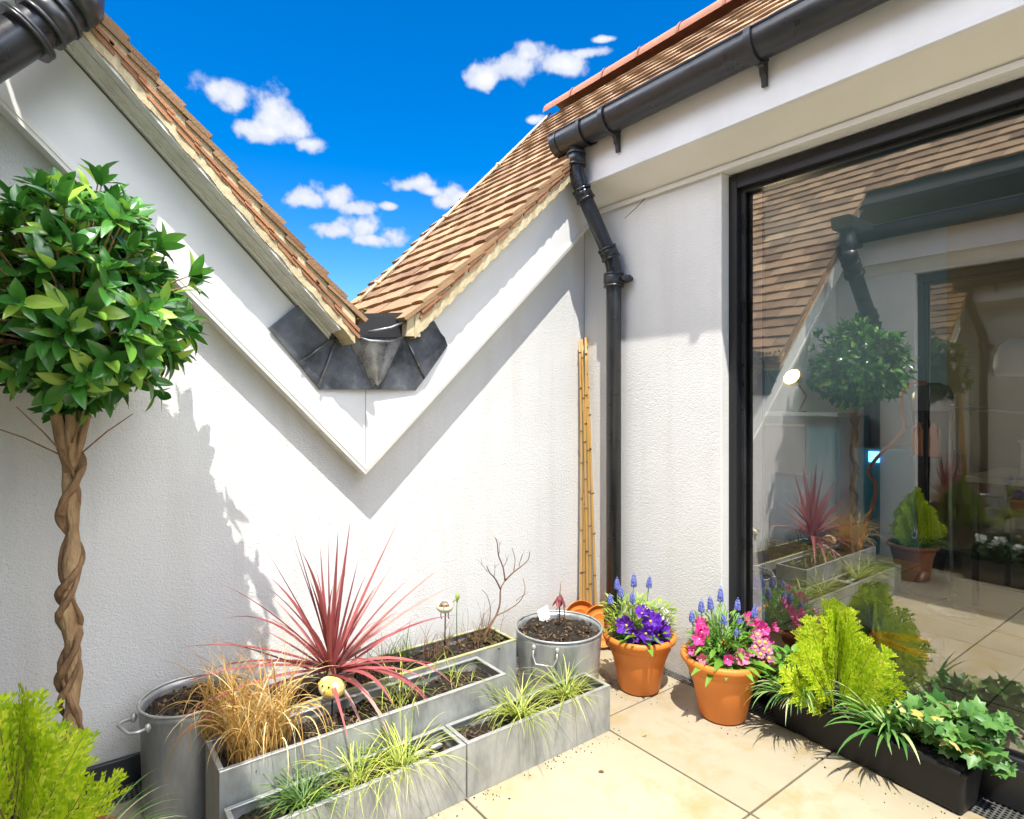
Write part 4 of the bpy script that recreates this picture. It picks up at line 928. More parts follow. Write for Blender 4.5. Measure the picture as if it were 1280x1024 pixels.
# ================================================================== conifers
def conifer(b, c, H, Rm, n, sc=1.0, lean=(0, 0), dens=1.0):
    """feathery cypress: flat plumes with alternating branchlets covered in scale clusters"""
    c = Vector(c)
    for i in range(n):
        s = (i + rnd()) / n; a = i * 2.399 + ru(-.3, .3)
        out = Rm * (1 - s) ** .8; z0 = H * (.02 + .62 * s); L = (Rm * (1.15 - .35 * s) + .06) * ru(.8, 1.15)
        d = Vector((math.cos(a) * (1.0 - .75 * s), math.sin(a) * (1.0 - .75 * s), .55 + 1.5 * s)).normalized()
        p = c + Vector((math.cos(a) * out * .18, math.sin(a) * out * .18, z0)); side = d.cross(Vector((math.cos(a + 1.3), math.sin(a + 1.3), .4))).normalized(); nb = max(6, int(L / (.0150 * sc)))
        dd = d.copy(); pos = p.copy(); prev = p.copy()
        stem = [pos.copy()]
        for k in range(nb):
            st = L / nb; dd = (dd + Vector((0, 0, .9)) * st / L * .5 + Vector((ru(-.05, .05), ru(-.05, .05), 0))).normalized(); pos = pos + dd * st; stem.append(pos.copy())
            u = k / nb; bl = L * .30 * math.sin(math.pi * min(1, .12 + u * .88)) ** .9 * ru(.45, 1.25) * (.6 if (k % 5 == 3) else 1) + .006
            if u > .92: bl *= .5
            for sg in (-1, 1):
                bd = (dd * .75 + side * sg * .75 + Vector((0, 0, .08))).normalized(); m = max(2, int(bl / (.0085 * sc)))
                for j in range(m):
                    q = pos + bd * bl * (j + .4) / m; w = .0125 * sc * (1 - .45 * j / m)
                    for s2 in (-1, 1):
                        e = (bd * .8 + side * s2 * .55 + dd * .25 + Vector((ru(-.15, .15), ru(-.15, .15), ru(-.1, .2)))).normalized(); l2 = .0190 * sc * (1 - .35 * j / m)
                        nn_ = e.cross(dd.cross(side)).normalized()
                        i0 = b.vert(q); i1 = b.vert(q + e * l2 * .5 + nn_ * w * .36); i2 = b.vert(q + e * l2); i3 = b.vert(q + e * l2 * .5 - nn_ * w * .36); b.face((i0, i1, i2, i3), 0)
            # main axis scales
            for s2 in (-1, 1):
                e = (dd + side * s2 * .3).normalized(); i0 = b.vert(pos); i1 = b.vert(pos + e * .006 * sc + side * .002); i2 = b.vert(pos + e * .012 * sc); i3 = b.vert(pos + e * .006 * sc - side * .002); b.face((i0, i1, i2, i3), 0)
        b.tube([stem[0], stem[len(stem) // 2], stem[-1]], [.0022 * sc, .0014 * sc, .0005], 4, 1, cap=False)
random.seed(50)
pot('dull terracotta pot with the golden conifer at the bottom left of the picture', (-2.12, -.645), .145, .095, .235, M['oldterracotta'])
t = thing('golden_conifer', 'bright yellow green conifer in front of the tree trunk at the bottom left corner', 'conifer', (-2.12, -.645, .21))
b = MB(); conifer(b, (-2.165, -.645, .19), .35, .120, 34, .95); b.build('foliage', [M['cypress'], M['twig']], t)
random.seed(51)
t = thing('trailing_greenery', 'dark and striped leafy underplanting around the foot of the bottom left conifer', 'plant', (-2.12, -.645, .21))
b = MB(); foliage(b, (-2.14, -.68, .205), .12, 110, .05, .022, zlo=.06, up=.5)
b.build('leaf', M['darkgreen'], t)
b = MB()
for k in range(46):
    a = ru(-2.4, .6); b.blade((-2.09 + .04 * math.cos(a), -.69 + .05 * math.sin(a), .225), (math.cos(a), math.sin(a), ru(.4, 1.2)), ru(.13, .22), .0045, ru(1.0, 1.8), 8)
b.build('blade', M['varieg'], t)

# ================================================================== black window trough
ang = R(-5.5); tc_ = Vector((-.032, -1.315, 0))
t = thing('window_trough', 'long black plastic trough of mixed greenery under the big window', 'planter', tc_, ang)
def tr(x, y, z): c_, s_ = math.cos(-ang), math.sin(-ang); return (x, y, z)
b = MB(); L2 = .305; wt, wb_, h = .064, .050, .128
b.hexa([(-wb_, -L2 + .014, .002), (wb_, -L2 + .014, .002), (wb_, L2 - .014, .002), (-wb_, L2 - .014, .002), (-wt, -L2, h), (wt, -L2, h), (wt, L2, h), (-wt, L2, h)])
b.build('body', M['trough'], t, bevel=.012, bseg=4)
b = MB(); b.box(-wt - .004, wt + .004, -L2 - .004, -L2 + .010, h - .008, h + .004); b.box(-wt - .004, wt + .004, L2 - .010, L2 + .004, h - .008, h + .004); b.box(-wt - .004, -wt + .010, -L2 + .010, L2 - .010, h - .008, h + .004); b.box(wt - .010, wt + .004, -L2 + .010, L2 - .010, h - .008, h + .004)
b.build('rim', M['trough'], t, bevel=.003)
b = MB(); b.grid(lambda u, v: (-wt + .012 + (2 * wt - .024) * u, -L2 + .012 + (2 * L2 - .024) * v, h + .002 + .006 * math.sin(u * 9) * math.sin(v * 31)), 8, 40); b.build('soil', M['soil'], t)
TZs = .125
random.seed(60)
t = thing('golden_conifer', 'bright yellow green conifer standing in the black trough against the window', 'conifer', (-.035, -1.24, TZs))
b = MB(); conifer(b, (-.035, -1.235, .10), .315, .140, 44, .92); b.build('foliage', [M['cypress'], M['twig']], t)
random.seed(61)
t = thing('broadleaf_plant', 'rounded green leaved plant at the far end of the black trough behind the pink flowers', 'plant', (-.02, -1.05, TZs))
b = MB(); foliage(b, (-.015, -1.06, TZs), .07, 190, .042, .024, zlo=.12, up=.7, shape=.9); b.build('leaf', M['green'], t)
def strapclump(name, label, c, n, L, w, a0, a1, m, seed, upz=(.5, 1.4), dr=(1.0, 1.9), cat='grass'):
    random.seed(seed); t = thing(name, label, cat, c); b = MB()
    for _ in range(n):
        a = R(ru(a0, a1)); b.blade((c[0] + ru(-.02, .02), c[1] + ru(-.02, .02), c[2]), (math.cos(a), math.sin(a), ru(*upz)), L * ru(.6, 1.15), w * ru(.7, 1.2), ru(*dr), 9, fold=.2, twist=ru(-.4, .4), basew=.5)
    b.build('blade', m, t); return t
strapclump('striped_sedge', 'striped sedge arching out of the black trough beside the right terracotta pot', (-.075, -1.120, TZs), 66, .21, .0095, 120, 300, M['varieg'], 62)
strapclump('striped_sedge', 'striped broad bladed grass in the black trough between the conifer and the ivy', (-.055, -1.395, TZs), 52, .20, .0165, 60, 330, M['varieg'], 63, (.3, 1.8), (.8, 2.0))
strapclump('striped_sedge', 'upright green blades against the window behind the trough conifer', (.0, -1.335, TZs), 26, .17, .010, -60, 120, M['green'], 64, (1.5, 3), (.3, .8))
random.seed(65)
t = thing('ivy', 'variegated ivy tumbling over the near end of the black trough', 'ivy', (-.02, -1.52, TZs))
def ivyleaf(b, p, d, up, s, mi):
    p = Vector(p); d = Vector(d).normalized(); sd = d.cross(Vector(up)).normalized(); up = sd.cross(d).normalized()
    out = [(0, 0), (-.30, -.12), (-.58, .10), (-.42, .34), (-.52, .62), (-.22, .62), (0, 1.05), (.22, .62), (.52, .62), (.42, .34), (.58, .10), (.30, -.12)]
    c_ = b.vert(p + d * s * .35 + up * s * .05); ids = [b.vert(p + (sd * x + d * y) * s + up * (-abs(x) * .28 - max(0, y - .4) * .25) * s) for x, y in out]
    for k in range(len(ids)): b.face((c_, ids[k], ids[(k + 1) % len(ids)]), mi, True)
b = MB(); b3 = MB()
for v_ in range(34):
    a = R(ru(-130, -40)); p = Vector((-.02 + ru(-.04, .04), -1.47 + ru(-.10, .08), TZs + ru(.0, .05))); d = Vector((math.cos(a) * .9, math.sin(a), ru(.5, 2.2))); L = ru(.10, .24); nseg = int(L / .018); path = [p.copy()]
    if d.y < -.6: L *= 1.15
    for k in range(nseg):
        d = (d + Vector((0, 0, -.16))).normalized(); p = p + d * .018
        if p.z < (.125 if v_ % 6 else .06): break
        if p.x > .03: p.x = .03
        path.append(p.copy())
        for r_ in range(2 if k % 2 else 1):
            ld_ = Vector((ru(-1, .35), ru(-1, .6), ru(-.3, .7))); s_ = ru(.026, .052); ivyleaf(b, p + Vector((ru(-.01, .01), ru(-.01, .01), ru(.0, .015))), ld_, (ru(-1.0, .3), ru(-.9, .5), 1), s_, 0 if rnd() < .95 else 1)
    if len(path) > 1: b3.tube(path, .0014, 5)
b.build('leaf', [M['ivy'], M['ivyedge']], t); b3.build('stem', M['twig'], t)

# ================================================================== planting of the zinc troughs
def sedge(label, c, n, L, m, seed, spread=(0, 360), w=.0032, upz=(.35, 1.5), dr=(1.1, 2.1), r=.03, name='sedge'):
    random.seed(seed); t = thing(name, label, 'grass', c); b = MB()
    for _ in range(n):
        a = R(ru(*spread)); a2 = ru(0, 6.28); b.blade((c[0] + r * rnd() * math.cos(a2), c[1] + r * rnd() * math.sin(a2), c[2]), (math.cos(a), math.sin(a), ru(*upz)), L * ru(.45, 1.2), w * ru(.7, 1.3), ru(*dr), 10, fold=.25, twist=ru(-.6, .6), basew=.8)
    b.build('blade', m, t); return t
S1 = .128
sedge('lime green sedge tuft spilling over the right end of the front trough', (-.70, -.635, S1), 120, .20, M['sedge'], 70)
sedge('lime green sedge tuft in the middle of the right front trough', (-.905, -.640, S1), 125, .21, M['sedge'], 71)
sedge('green sedge tuft near the right end of the trough in the bottom left front row', (-1.335, -.645, S1), 95, .23, M['sedge'], 72)
sedge('dark green sedge tuft at the bottom left of the front trough', (-1.60, -.640, S1), 150, .17, M['sedgedark'], 73)
sedge('pale straggly sedge between the two tufts of the near front trough', (-1.46, -.630, S1), 70, .26, M['sedge'], 74, w=.0028, dr=(1.4, 2.6))
sedge('sparse arching grass in the middle of the taller zinc trough', (-1.25, -.47, .21), 44, .19, M['sedge'], 75, w=.0026, upz=(.8, 2.2), dr=(1.2, 2.2), r=.09)
sedge('wispy grass at the right end of the taller zinc trough', (-1.02, -.46, .21), 26, .12, M['sedge'], 79, w=.0022, upz=(.5, 2.2), dr=(1.0, 2.2), r=.07)
random.seed(76)
for lab, c, n, L, r in (('dense straw coloured dead grass clump at the left end of the taller zinc trough', (-1.665, -.470, .205), 300, .30, .062), ('curling bleached grass hanging between the tall round tub and the zinc trough', (-1.735, -.375, .245), 95, .27, .045)):
    t = thing('dry_grass', lab, 'grass', c); b = MB()
    for _ in range(n):
        a = ru(0, 6.28); q = r * math.sqrt(rnd()); a2 = ru(0, 6.28)
        b.blade((c[0] + q * math.cos(a2) * 1.3, c[1] + q * math.sin(a2) * .8, c[2]), (math.cos(a) * .8, math.sin(a) * .8, ru(2.0, 7.5)), L * ru(.5, 1.2), ru(.0022, .0046), (ru(.3, 2.2) if rnd() < .62 else ru(2.5, 6.5)), 16, fold=.2, twist=ru(-1.2, 1.2), basew=.9)
    b.build('blade', M['drygrass'], t)
# cordyline
random.seed(80)
cx_, cy_, cz_ = -1.415, -.335, .315
t = thing('cordyline', 'burgundy spiky cordyline fanning out against the white wall', 'cordyline', (cx_, cy_, .23))
b = MB()
def cl_(px_dir, L, w, dr): pass
for i in range(40):
    el_ = R(ru(6, 74)) if i > 8 else R(ru(50, 88)); a = ru(0, 6.28)
    d = Vector((math.cos(a) * math.cos(el_), math.sin(a) * math.cos(el_) * .75 - .12, math.sin(el_)))
    if d.y > .0: d.y *= .5
    L = ru(.26, .46); b.blade((cx_ + ru(-.012, .012), cy_ + ru(-.012, .012), cz_ + ru(-.03, .01)), d, L, ru(.015, .025), ru(.05, .55) if el_ > .5 else ru(.4, 1.3), 10, fold=.22, twist=ru(-.3, .3), basew=.55, taper=.75)
for (dx, dy, dz, L, dr) in ((-1, -.12, .42, .46, .55), (-1, .0, .62, .45, .5), (-.9, -.2, .25, .45, .6), (-.75, 0, .95, .44, .4), (-.55, .05, 1.2, .42, .12), (.95, -.05, .55, .46, .35), (.95, 0, .7, .45, .2), (1, -.1, .4, .44, .5), (.6, .0, 1.2, .46, .08), (.15, .05, 1, .44, .02), (.1, -.05, 1, .40, .02), (-.25, .05, 1, .45, .02), (.9, -.5, .25, .42, 1.4), (.8, -.7, .1, .40, 1.7), (-.95, -.2, .12, .46, .5)):
    b.blade((cx_, cy_, cz_), (dx, dy, dz), L * 1.04, .025, dr, 10, fold=.2, basew=.5, taper=.8)
b.build('leaf', M['cordyline'], t)
b = MB(); b.tube([(cx_, cy_, .225), (cx_ - .004, cy_, .27), (cx_, cy_, .325)], [.014, .016, .018], 10); b.build('stem', M['twig'], t)
b = MB(); b.blade((cx_ + .035, cy_ - .03, .30), (.10, -.62, -.10), .26, .016, .9, 8, fold=.2, basew=.8); b.blade((cx_ + .01, cy_ - .03, .28), (.05, -.42, -.15), .20, .012, .9, 8); b.build('dead_leaf', mat('faded pink strap leaf', (.42, .20, .20), (.55, .34, .30), scale=9, rough=.6, trans=.2), t)
# bare shrub
random.seed(84)
t = thing('bare_shrub', 'leafless brown twiggy shrub at the right end of the back trough', 'shrub', (-.78, -.27, .23)); b = MB()
def br(p, d, L, r, lvl):
    p = Vector(p); d = Vector(d).normalized(); pts = [p.copy()]; n = 5
    for k in range(n): d = (d + Vector((ru(-.22, .22), ru(-.18, .18), ru(-.08, .16)))).normalized(); p = p + d * L / n; pts.append(p.copy())
    b.tube(pts, [r * (1 - .5 * k / n) for k in range(n + 1)], 6 if lvl < 2 else 4)
    if lvl < 3:
        for k in range(2 if lvl else 3):
            q = pts[random.randint(2, n)]; br(q, d + Vector((ru(-1, 1), ru(-.5, .4), ru(-.2, .5))), L * ru(.45, .75), r * .5, lvl + 1)
def fixed(pts, r):
    pts = smooth(pts, 3); b.tube(pts, [r * (1 - .6 * k / (len(pts) - 1)) for k in range(len(pts))], 6)
Y_ = -.265
fixed([(-.800, Y_, .22), (-.775, Y_, .27), (-.735, Y_, .315), (-.715, Y_, .36), (-.712, Y_, .415), (-.690, Y_, .445)], .0058)
fixed([(-.712, Y_, .415), (-.745, Y_ - .01, .465), (-.775, Y_ - .015, .495), (-.792, Y_ - .02, .525)], .0034)
fixed([(-.690, Y_, .445), (-.700, Y_, .50), (-.722, Y_, .55), (-.735, Y_ - .01, .60), (-.745, Y_ - .01, .625)], .0034)
fixed([(-.690, Y_, .445), (-.655, Y_ - .01, .475), (-.620, Y_ - .01, .49), (-.590, Y_ - .02, .515), (-.580, Y_ - .02, .55)], .0032)
fixed([(-.655, Y_ - .01, .475), (-.640, Y_, .52), (-.655, Y_, .57)], .0022)
fixed([(-.735, Y_, .315), (-.68, Y_, .325), (-.635, Y_ - .02, .355), (-.605, Y_ - .02, .395), (-.600, Y_, .44)], .0026)
fixed([(-.775, Y_, .27), (-.76, Y_, .34), (-.775, Y_, .40), (-.80, Y_, .43)], .0020)
for p_, d_ in (((-.722, Y_, .55), (.4, 0, 1)), ((-.745, Y_, .465), (.3, 0, 1)), ((-.62, Y_, .49), (.2, 0, 1)), ((-.775, Y_, .495), (-.6, 0, .7)), ((-.635, Y_, .355), (.8, 0, .3)), ((-.70, Y_, .50), (.5, 0, .8))): br(p_, d_, .05, .0014, 2)
for _ in range(10): br((-.82 + ru(-.06, .12), -.28 + ru(-.03, .03), .225), (ru(-.5, .5), ru(-.3, .2), 1), ru(.06, .13), .0012, 2)
b.build('branch', M['twig'], t)
b = MB()
for _ in range(90): b.blob((-.77 + ru(-.07, .055), -.275 + ru(-.05, .06), .232 + ru(0, .016)), ru(.004, .009), jit=.3, seg=5, rings=3)
o = b.build('moss_patch', M['moss']); tag(o, 'moss and brown litter around the foot of the bare shrub', 'moss'); struct(o, 'stuff')
# dead stalks
random.seed(85)
for lab, c, n, L in (('thin dead stalks beside the bare shrub', (-.86, -.285, .228), 22, .16), ('tangle of dead stems in the middle of the back trough', (-1.02, -.30, .228), 42, .13), ('short green rush tuft at the back of the rear trough', (-1.14, -.225, .228), 46, .12), ('dry stems between the rear trough and the cordyline', (-1.25, -.31, .228), 55, .12)):
    t = thing('dead_stalks' if 'rush' not in lab else 'rush_tuft', lab, 'grass', c); b = MB()
    for _ in range(n):
        a = ru(0, 6.28); b.blade((c[0] + ru(-.06, .06), c[1] + ru(-.03, .03), c[2]), (math.cos(a) * .5, math.sin(a) * .3, ru(.8, 3)), L * ru(.5, 1.3), .0022, ru(.1, 1.6), 7, twist=ru(-1, 1), basew=1)
    b.build('stem', M['twig'] if 'rush' not in lab else M['sedgedark'], t)
t = thing('green_bud', 'single green flower bud on a thin stalk between the round bird and the bare shrub', 'plant', (-.885, -.22, .228))
b = MB(); b.tube([(-.885, -.22, .228), (-.888, -.222, .33), (-.885, -.22, .395)], .0016, 6); b.build('stem', M['sedgedark'], t)
b = MB(); b.blob((-.885, -.222, .408), .010, sc=(.8, .8, 1.5), jit=.1); b.leaf((-.885, -.222, .395), (-.4, -.2, .6), (0, 0, 1), .02, .008); b.build('bud', M['limefol'], t)
# dark bud in round tub
t = thing('drooping_bud', 'dark red drooping tulip bud on a brown stalk in the round tub', 'plant', (-.50, -.37, .24))
b = MB(); b.tube([(-.500, -.375, .24), (-.503, -.378, .32), (-.497, -.372, .375), (-.488, -.37, .43)], [.0034, .003, .0022, .001], 7); b.tube([(-.485, -.385, .24), (-.482, -.385, .30), (-.49, -.386, .36), (-.505, -.388, .385), (-.515, -.39, .37)], .0024, 6); b.tube([(-.503, -.378, .30), (-.525, -.39, .315), (-.535, -.395, .335), (-.515, -.39, .34)], .0016, 5)
b.build('stem', M['twig'], t)
b = MB(); b.blob((-.517, -.392, .362), .016, sc=(.85, .85, 1.25), jit=.12, seg=10, rings=7)
for a in range(5): b.leaf((-.517, -.392, .378), (math.cos(a * 1.26) * .5, math.sin(a * 1.26) * .5, -1), (math.cos(a * 1.26), math.sin(a * 1.26), .3), .045, .02, -.2, .3)
b.build('bud', M['seed'], t)
# ------------------------------------------------------------ garden birds on stakes
M['birdgold'] = mat('gold and cream enamel', (.86, .60, .12), (.90, .82, .52), scale=34, rough=.3, coat=.5, ramp=(.42, .6), bump=.1, bscale=40)
def bird(label, c, s, rod, body, wing, face, facing, zbase, legs=True):
    t = thing('garden_bird', label, 'garden ornament', (c[0], c[1], zbase), absolute=True); c = Vector(c)
    f_ = Vector((facing[0], facing[1], 0)).normalized(); sd = Vector((-f_.y, f_.x, 0)); up = Vector((0, 0, 1))
    def P(x, y, z): return c + (sd * x + f_ * y + up * z) * s
    b = MB()
    b.grid(lambda u, v: P(1.0 * math.sin(math.pi * v) ** .8 * math.cos(2 * math.pi * u) , .72 * math.sin(math.pi * v) * math.sin(2 * math.pi * u), (-.72 if v > .5 else -.60) * math.cos(math.pi * v) * -1 if False else .70 * math.cos(math.pi * v) + (.10 * math.cos(2 * math.pi * u) ** 2 * math.sin(math.pi * v))), 24, 14)
    bd = b.build('body', body, t)
    b = MB(); b.grid(lambda u, v: P(.56 * math.cos(math.pi * (u * 1.5 - .25)) * math.sin(math.pi * (.1 + .32 * v)) * 1.25, -.02 + .62 * math.sin(math.pi * (.1 + .32 * v)) * (.3 + .9 * math.sin(math.pi * u)), .74 * math.cos(math.pi * (.1 + .32 * v)) + .03), 14, 6); b.build('cap', wing, bd)
    for q in (-1, 1):
        b = MB(); b.grid(lambda u, v: P(q * (.93 - .12 * v + .06 * math.sin(math.pi * u)), -.45 + .75 * u, .30 - .65 * v * math.sin(math.pi * (.15 + .7 * u))), 6, 6); b.build('wing', wing, bd)
        b = MB(); b.blob(P(.26 * q, .62, .34), s * .085); b.build('eye', M['iron'], bd)
    b = MB(); i = [b.vert(P(-.10, .66, .28)), b.vert(P(.10, .66, .28)), b.vert(P(0, .98, .10)), b.vert(P(0, .64, .04))]; b.face((i[0], i[1], i[2])); b.face((i[1], i[3], i[2])); b.face((i[3], i[0], i[2])); b.build('beak', face, bd)
    b = MB(); b.tube([P(.75, -.3, .35), P(1.15, -.45, .60), P(1.45, -.5, .35)], s * .05, 6); b.build('tail', wing, bd)
    if legs:
        for q in (-.42, .42):
            b = MB(); b.tube([P(q, .1, -.6), P(q, .12, -1.15), P(q + .12, .34, -1.22)], s * .06, 6); b.build('leg', M['iron'], bd)
    b = MB(); b.tube([P(.06, 0, -.6), Vector((c.x, c.y, zbase))], .0026, 7); b.build('stake', rod, t)
vw = (-.606, -.795)
bird('round cream enamel garden bird on an iron stake, standing in the rear trough', (-.945, -.23, .385), .033, M['iron'], M['birdcream'], M['birdbrown'], M['birdbrown'], vw, .225)
bird('yellow and cream garden bird tipped over below the cordyline', (-1.452, -.43, .305), .043, M['iron'], M['birdgold'], M['birdyellow'], M['birdyellow'], (-.85, -.5), .21, False)
bird('small cream bird with a dark ringed eye half hidden in the cordyline leaves', (-1.325, -.30, .345), .020, M['iron'], M['birdcream'], M['birdbrown'], M['birdyellow'], (.1, -1), .225, False)
b = MB(); b.blob((0, 0, 0), 1, seg=16, rings=8, sc=(.018, .008, .021)); o = b.build('pebble', M['whitepetal']); o.location = (-1.215, -.632, .140); o.rotation_euler = (.9, .2, .1); tag(o, 'pale rounded pebble on the compost by the gap between the front troughs', 'pebble')
b = MB(); b.blob((0, 0, 0), 1, seg=14, rings=8, sc=(.026, .012, .010), jit=.1); o = b.build('pebble', M['whitepetal']); o.location = (-1.268, -.640, .142); tag(o, 'flat pale pebble half covered by sedge in the near front trough', 'pebble')

# ================================================================== behind the glass
t = thing('exercise_machine', 'tall black exercise machine with two orange inset grips, behind the glass', 'exercise machine', (2.1, -.83, 0))
MD = mat('glossy dark machine shell', (.012, .014, .018), (.02, .023, .028), scale=3, rough=.3, coat=.5)
MO = mat('orange plastic', (1.0, .30, .03), (.95, .24, .02), scale=6, rough=.35)
mx0, my0 = 2.1, -.83
b = MB()
def col(u, v):
    z = .12 + 1.0 * v; w = .055 + .05 * v ** .6; a = 2 * math.pi * u; return (mx0 + w * .8 * math.cos(a), my0 + w * math.sin(a), z)
b.grid(col, 24, 12); b.build('column', MD, t)
b = MB(); b.lathe([(.107, 0), (.110, .04), (.105, .10), (.085, .145), (.045, .165), (0, .17)], 28, (mx0, my0, 1.10), sx=.85); b.build('head', mat('grey machine cap', (.20, .25, .27), rough=.25, coat=.4), t)
b = MB(); b.lathe([(0, 0), (.12, 0), (.13, .02), (.10, .05), (.06, .13), (0, .13)], 28, (mx0, my0, 0)); b.build('base', M['black'], t)
for q in (-1, 1):
    cc_ = Vector((mx0 - .085, my0 + .045 * q - .002, .93)); b = MB()
    b.grid(lambda u, v: (cc_.x - .018 * math.sin(math.pi * v) - .010, cc_.y + .024 * (2 * u - 1) * (1 - .55 * (v ** 3)) + .010 * q * v * -1, cc_.z - .10 + .20 * v), 6, 8); b.build('grip', MO, t)
    b = MB(); b.tube([(cc_.x - .026, cc_.y - .026, cc_.z - .10), (cc_.x - .030, cc_.y - .026, cc_.z + .06), (cc_.x - .030, cc_.y - q * .008, cc_.z + .10), (cc_.x - .030, cc_.y + .022, cc_.z + .06), (cc_.x - .026, cc_.y + .026, cc_.z - .10)], .006, 6); b.build('grip_frame', mat('pale orange trim', (1.0, .50, .28), rough=.4), t)
b = MB(); b.tube([(mx0 - .11, my0, 1.09), (mx0 - .10, my0, .75), (mx0 - .07, my0, .3)], .012, 8); b.build('belt', M['iron'], t)
b = MB(); b.tube(smooth([(2.0, -.83, 1.265), (2.02, -.74, 1.26), (2.02, -.69, 1.16), (2.03, -.70, .98), (2.04, -.55, .80), (2.04, -.50, .70), (2.04, -.545, .60), (2.04, -.48, .35), (2.04, -.42, .14), (2.0, -.36, .01)]), .011, 8)
tag(b.build('orange_cable', mat('salmon orange cable', (.80, .33, .20), rough=.5)), 'orange cable looping down beside the black exercise machine indoors', 'cable')
t = thing('floor_stand', 'low three legged stand with orange legs and black rubber feet on the floor indoors', 'floor stand', (.78, -.90, 0))
hub = Vector((.88, -.92, .075))
for (e, w) in (((.885, -1.225), .034), ((1.10, -1.15), .030), ((.66, -.72), .03)):
    e = Vector((e[0], e[1], .055)); d = (e - hub).normalized(); sd = Vector((-d.y, d.x, 0)); b = MB()
    b.hexa([hub - sd * w * .6 + Vector((0, 0, -.015)), e - sd * w * .5 + Vector((0, 0, -.012)), e + sd * w * .5 + Vector((0, 0, -.012)), hub + sd * w * .6 + Vector((0, 0, -.015)), hub - sd * w * .6 + Vector((0, 0, .02)), e - sd * w * .35 + Vector((0, 0, .012)), e + sd * w * .35 + Vector((0, 0, .012)), hub + sd * w * .6 + Vector((0, 0, .02))])
    lg = b.build('leg', MO, t, bevel=.005)
    b = MB(); b.blob(e + d * .012 - Vector((0, 0, .014)), .036, sc=(1.0, 1.0, 1.05), seg=16, rings=10); b.build('rubber_foot', M['black'], lg)
b = MB(); b.lathe([(0, .03), (.06, .03), (.065, .06), (.05, .10), (.02, .11), (0, .11)], 24, (hub.x, hub.y, 0)); b.build('hub', M['black'], t)
# desk lamp (lit)
t = thing('desk_lamp', 'lit desk lamp glowing yellow on the blue cabinet indoors', 'desk lamp', (2.72, .30, 1.06))
b = MB(); b.tube([(2.72, .30, 1.06), (2.72, .30, 1.08)], .05, 16); b.tube([(2.72, .30, 1.07), (2.70, .23, 1.20), (2.62, .26, 1.31)], .008, 8); b.build('arm', M['black'], t)
b = MB(); ax = Vector((-.75, .12, .45)).normalized(); c0 = Vector((2.62, .28, 1.33)); b.tube([c0 - ax * .05, c0 - ax * .03, c0 + ax * .02, c0 + ax * .05], [.02, .04, .062, .072], 24, cap=True); b.build('shade', mat('brass lamp shade', (.55, .38, .06), rough=.35, metal=.6), t)
b = MB(); b.tube([c0 + ax * .051, c0 + ax * .053], .064, 24); b.build('bulb', mat('glowing lamp', (1, .85, .5), emit=((1, .78, .35), 9)), t)
ld = bpy.data.lights.new('lamp_light', 'POINT'); ld.energy = 4; ld.color = (1, .82, .55); ld.shadow_soft_size = .12
lo_ = bpy.data.objects.new('lamp_light', ld); COL.objects.link(lo_); lo_.location = c0 + ax * .26
# blue cabinets
MB_ = mat('blue painted cabinet', (.04, .30, .52), (.03, .25, .44), scale=2, rough=.4)
t = thing('blue_cabinet', 'blue painted cabinet with a grey panel, behind the left edge of the glass', 'cabinet', (2.95, .35, 0))
b = MB(); b.box(2.72, 3.25, -.02, .90, .0, 1.04); b.build('carcass', MB_, t, bevel=.005)
b = MB(); b.box(2.70, 2.719, .24, .58, .56, .97); b.build('panel', mat('grey blue panel', (.10, .14, .19), rough=.3), t); b = MB(); b.box(2.69, 2.70, .24, .58, .955, .972); b.build('trim', M['zincrim'], t)
b = MB(); b.box(2.66, 2.99, -.03, .91, 1.041, 1.07); b.build('worktop', RM['wall'], t)
t = thing('blue_cabinet', 'narrow lower blue cabinet between the first one and the orange cable indoors', 'cabinet', (2.95, -.4, 0))
b = MB(); b.box(2.80, 3.25, -.62, -.06, 0, .80); b.build('carcass', MB_, t, bevel=.005)
b = MB(); b.box(2.785, 2.80, -.27, -.20, .70, .78); b.build('display', mat('lit blue display', (.05, .3, .6), emit=((.15, .6, 1.0), 1.6)), t)
# right side furniture seen through the glass
t = thing('side_table', 'pale edged table carrying a white box, seen through the right of the glass', 'table', (2.4, -1.3, 0))
b = MB(); b.box(2.0, 2.7, -1.9, -1.02, .70, .735); b.build('top', mat('pale table top', (.42, .38, .24), rough=.4), t, bevel=.004)
for (x, y) in ((2.04, -1.06), (2.66, -1.06), (2.04, -1.86), (2.66, -1.86)): b = MB(); b.tube([(x, y, 0), (x, y, .70)], .018, 10); b.build('leg', M['black'], t)
t = thing('white_box', 'white storage box on the pale table indoors', 'box', (2.25, -1.42, .735)); b = MB(); b.box(2.12, 2.42, -1.62, -1.24, .7355, .93); b.build('body', M['white'], t, bevel=.006); b = MB(); b.box(2.11, 2.43, -1.63, -1.23, .93, .945); b.build('lid', M['white'], t, bevel=.004)
t = thing('wooden_jar', 'small round wooden jar on top of the white box indoors', 'jar', (2.2, -1.29, .945)); b = MB(); b.lathe([(0, 0), (.034, 0), (.042, .02), (.042, .045), (.030, .06), (0, .062)], 24, (2.2, -1.29, .9455)); b.build('body', mat('turned wood', (.50, .30, .14), (.40, .22, .09), scale=20, rough=.5), t); b = MB(); b.lathe([(.03, .0625), (.02, .072), (0, .075)], 20, (2.2, -1.29, .9455)); b.build('lid', M['twig'], t)
t = thing('desk_fan', 'grey wire desk fan beside the white box indoors', 'fan', (1.95, -1.37, .735))
b = MB()
for k in range(10):
    rr = .015 + .0085 * k; b.tube([(1.95 - .02 + .0012 * k, -1.40 + rr * math.cos(a), .90 + rr * math.sin(a)) for a in [2 * math.pi * q / 24 for q in range(25)]], .0014, 4)
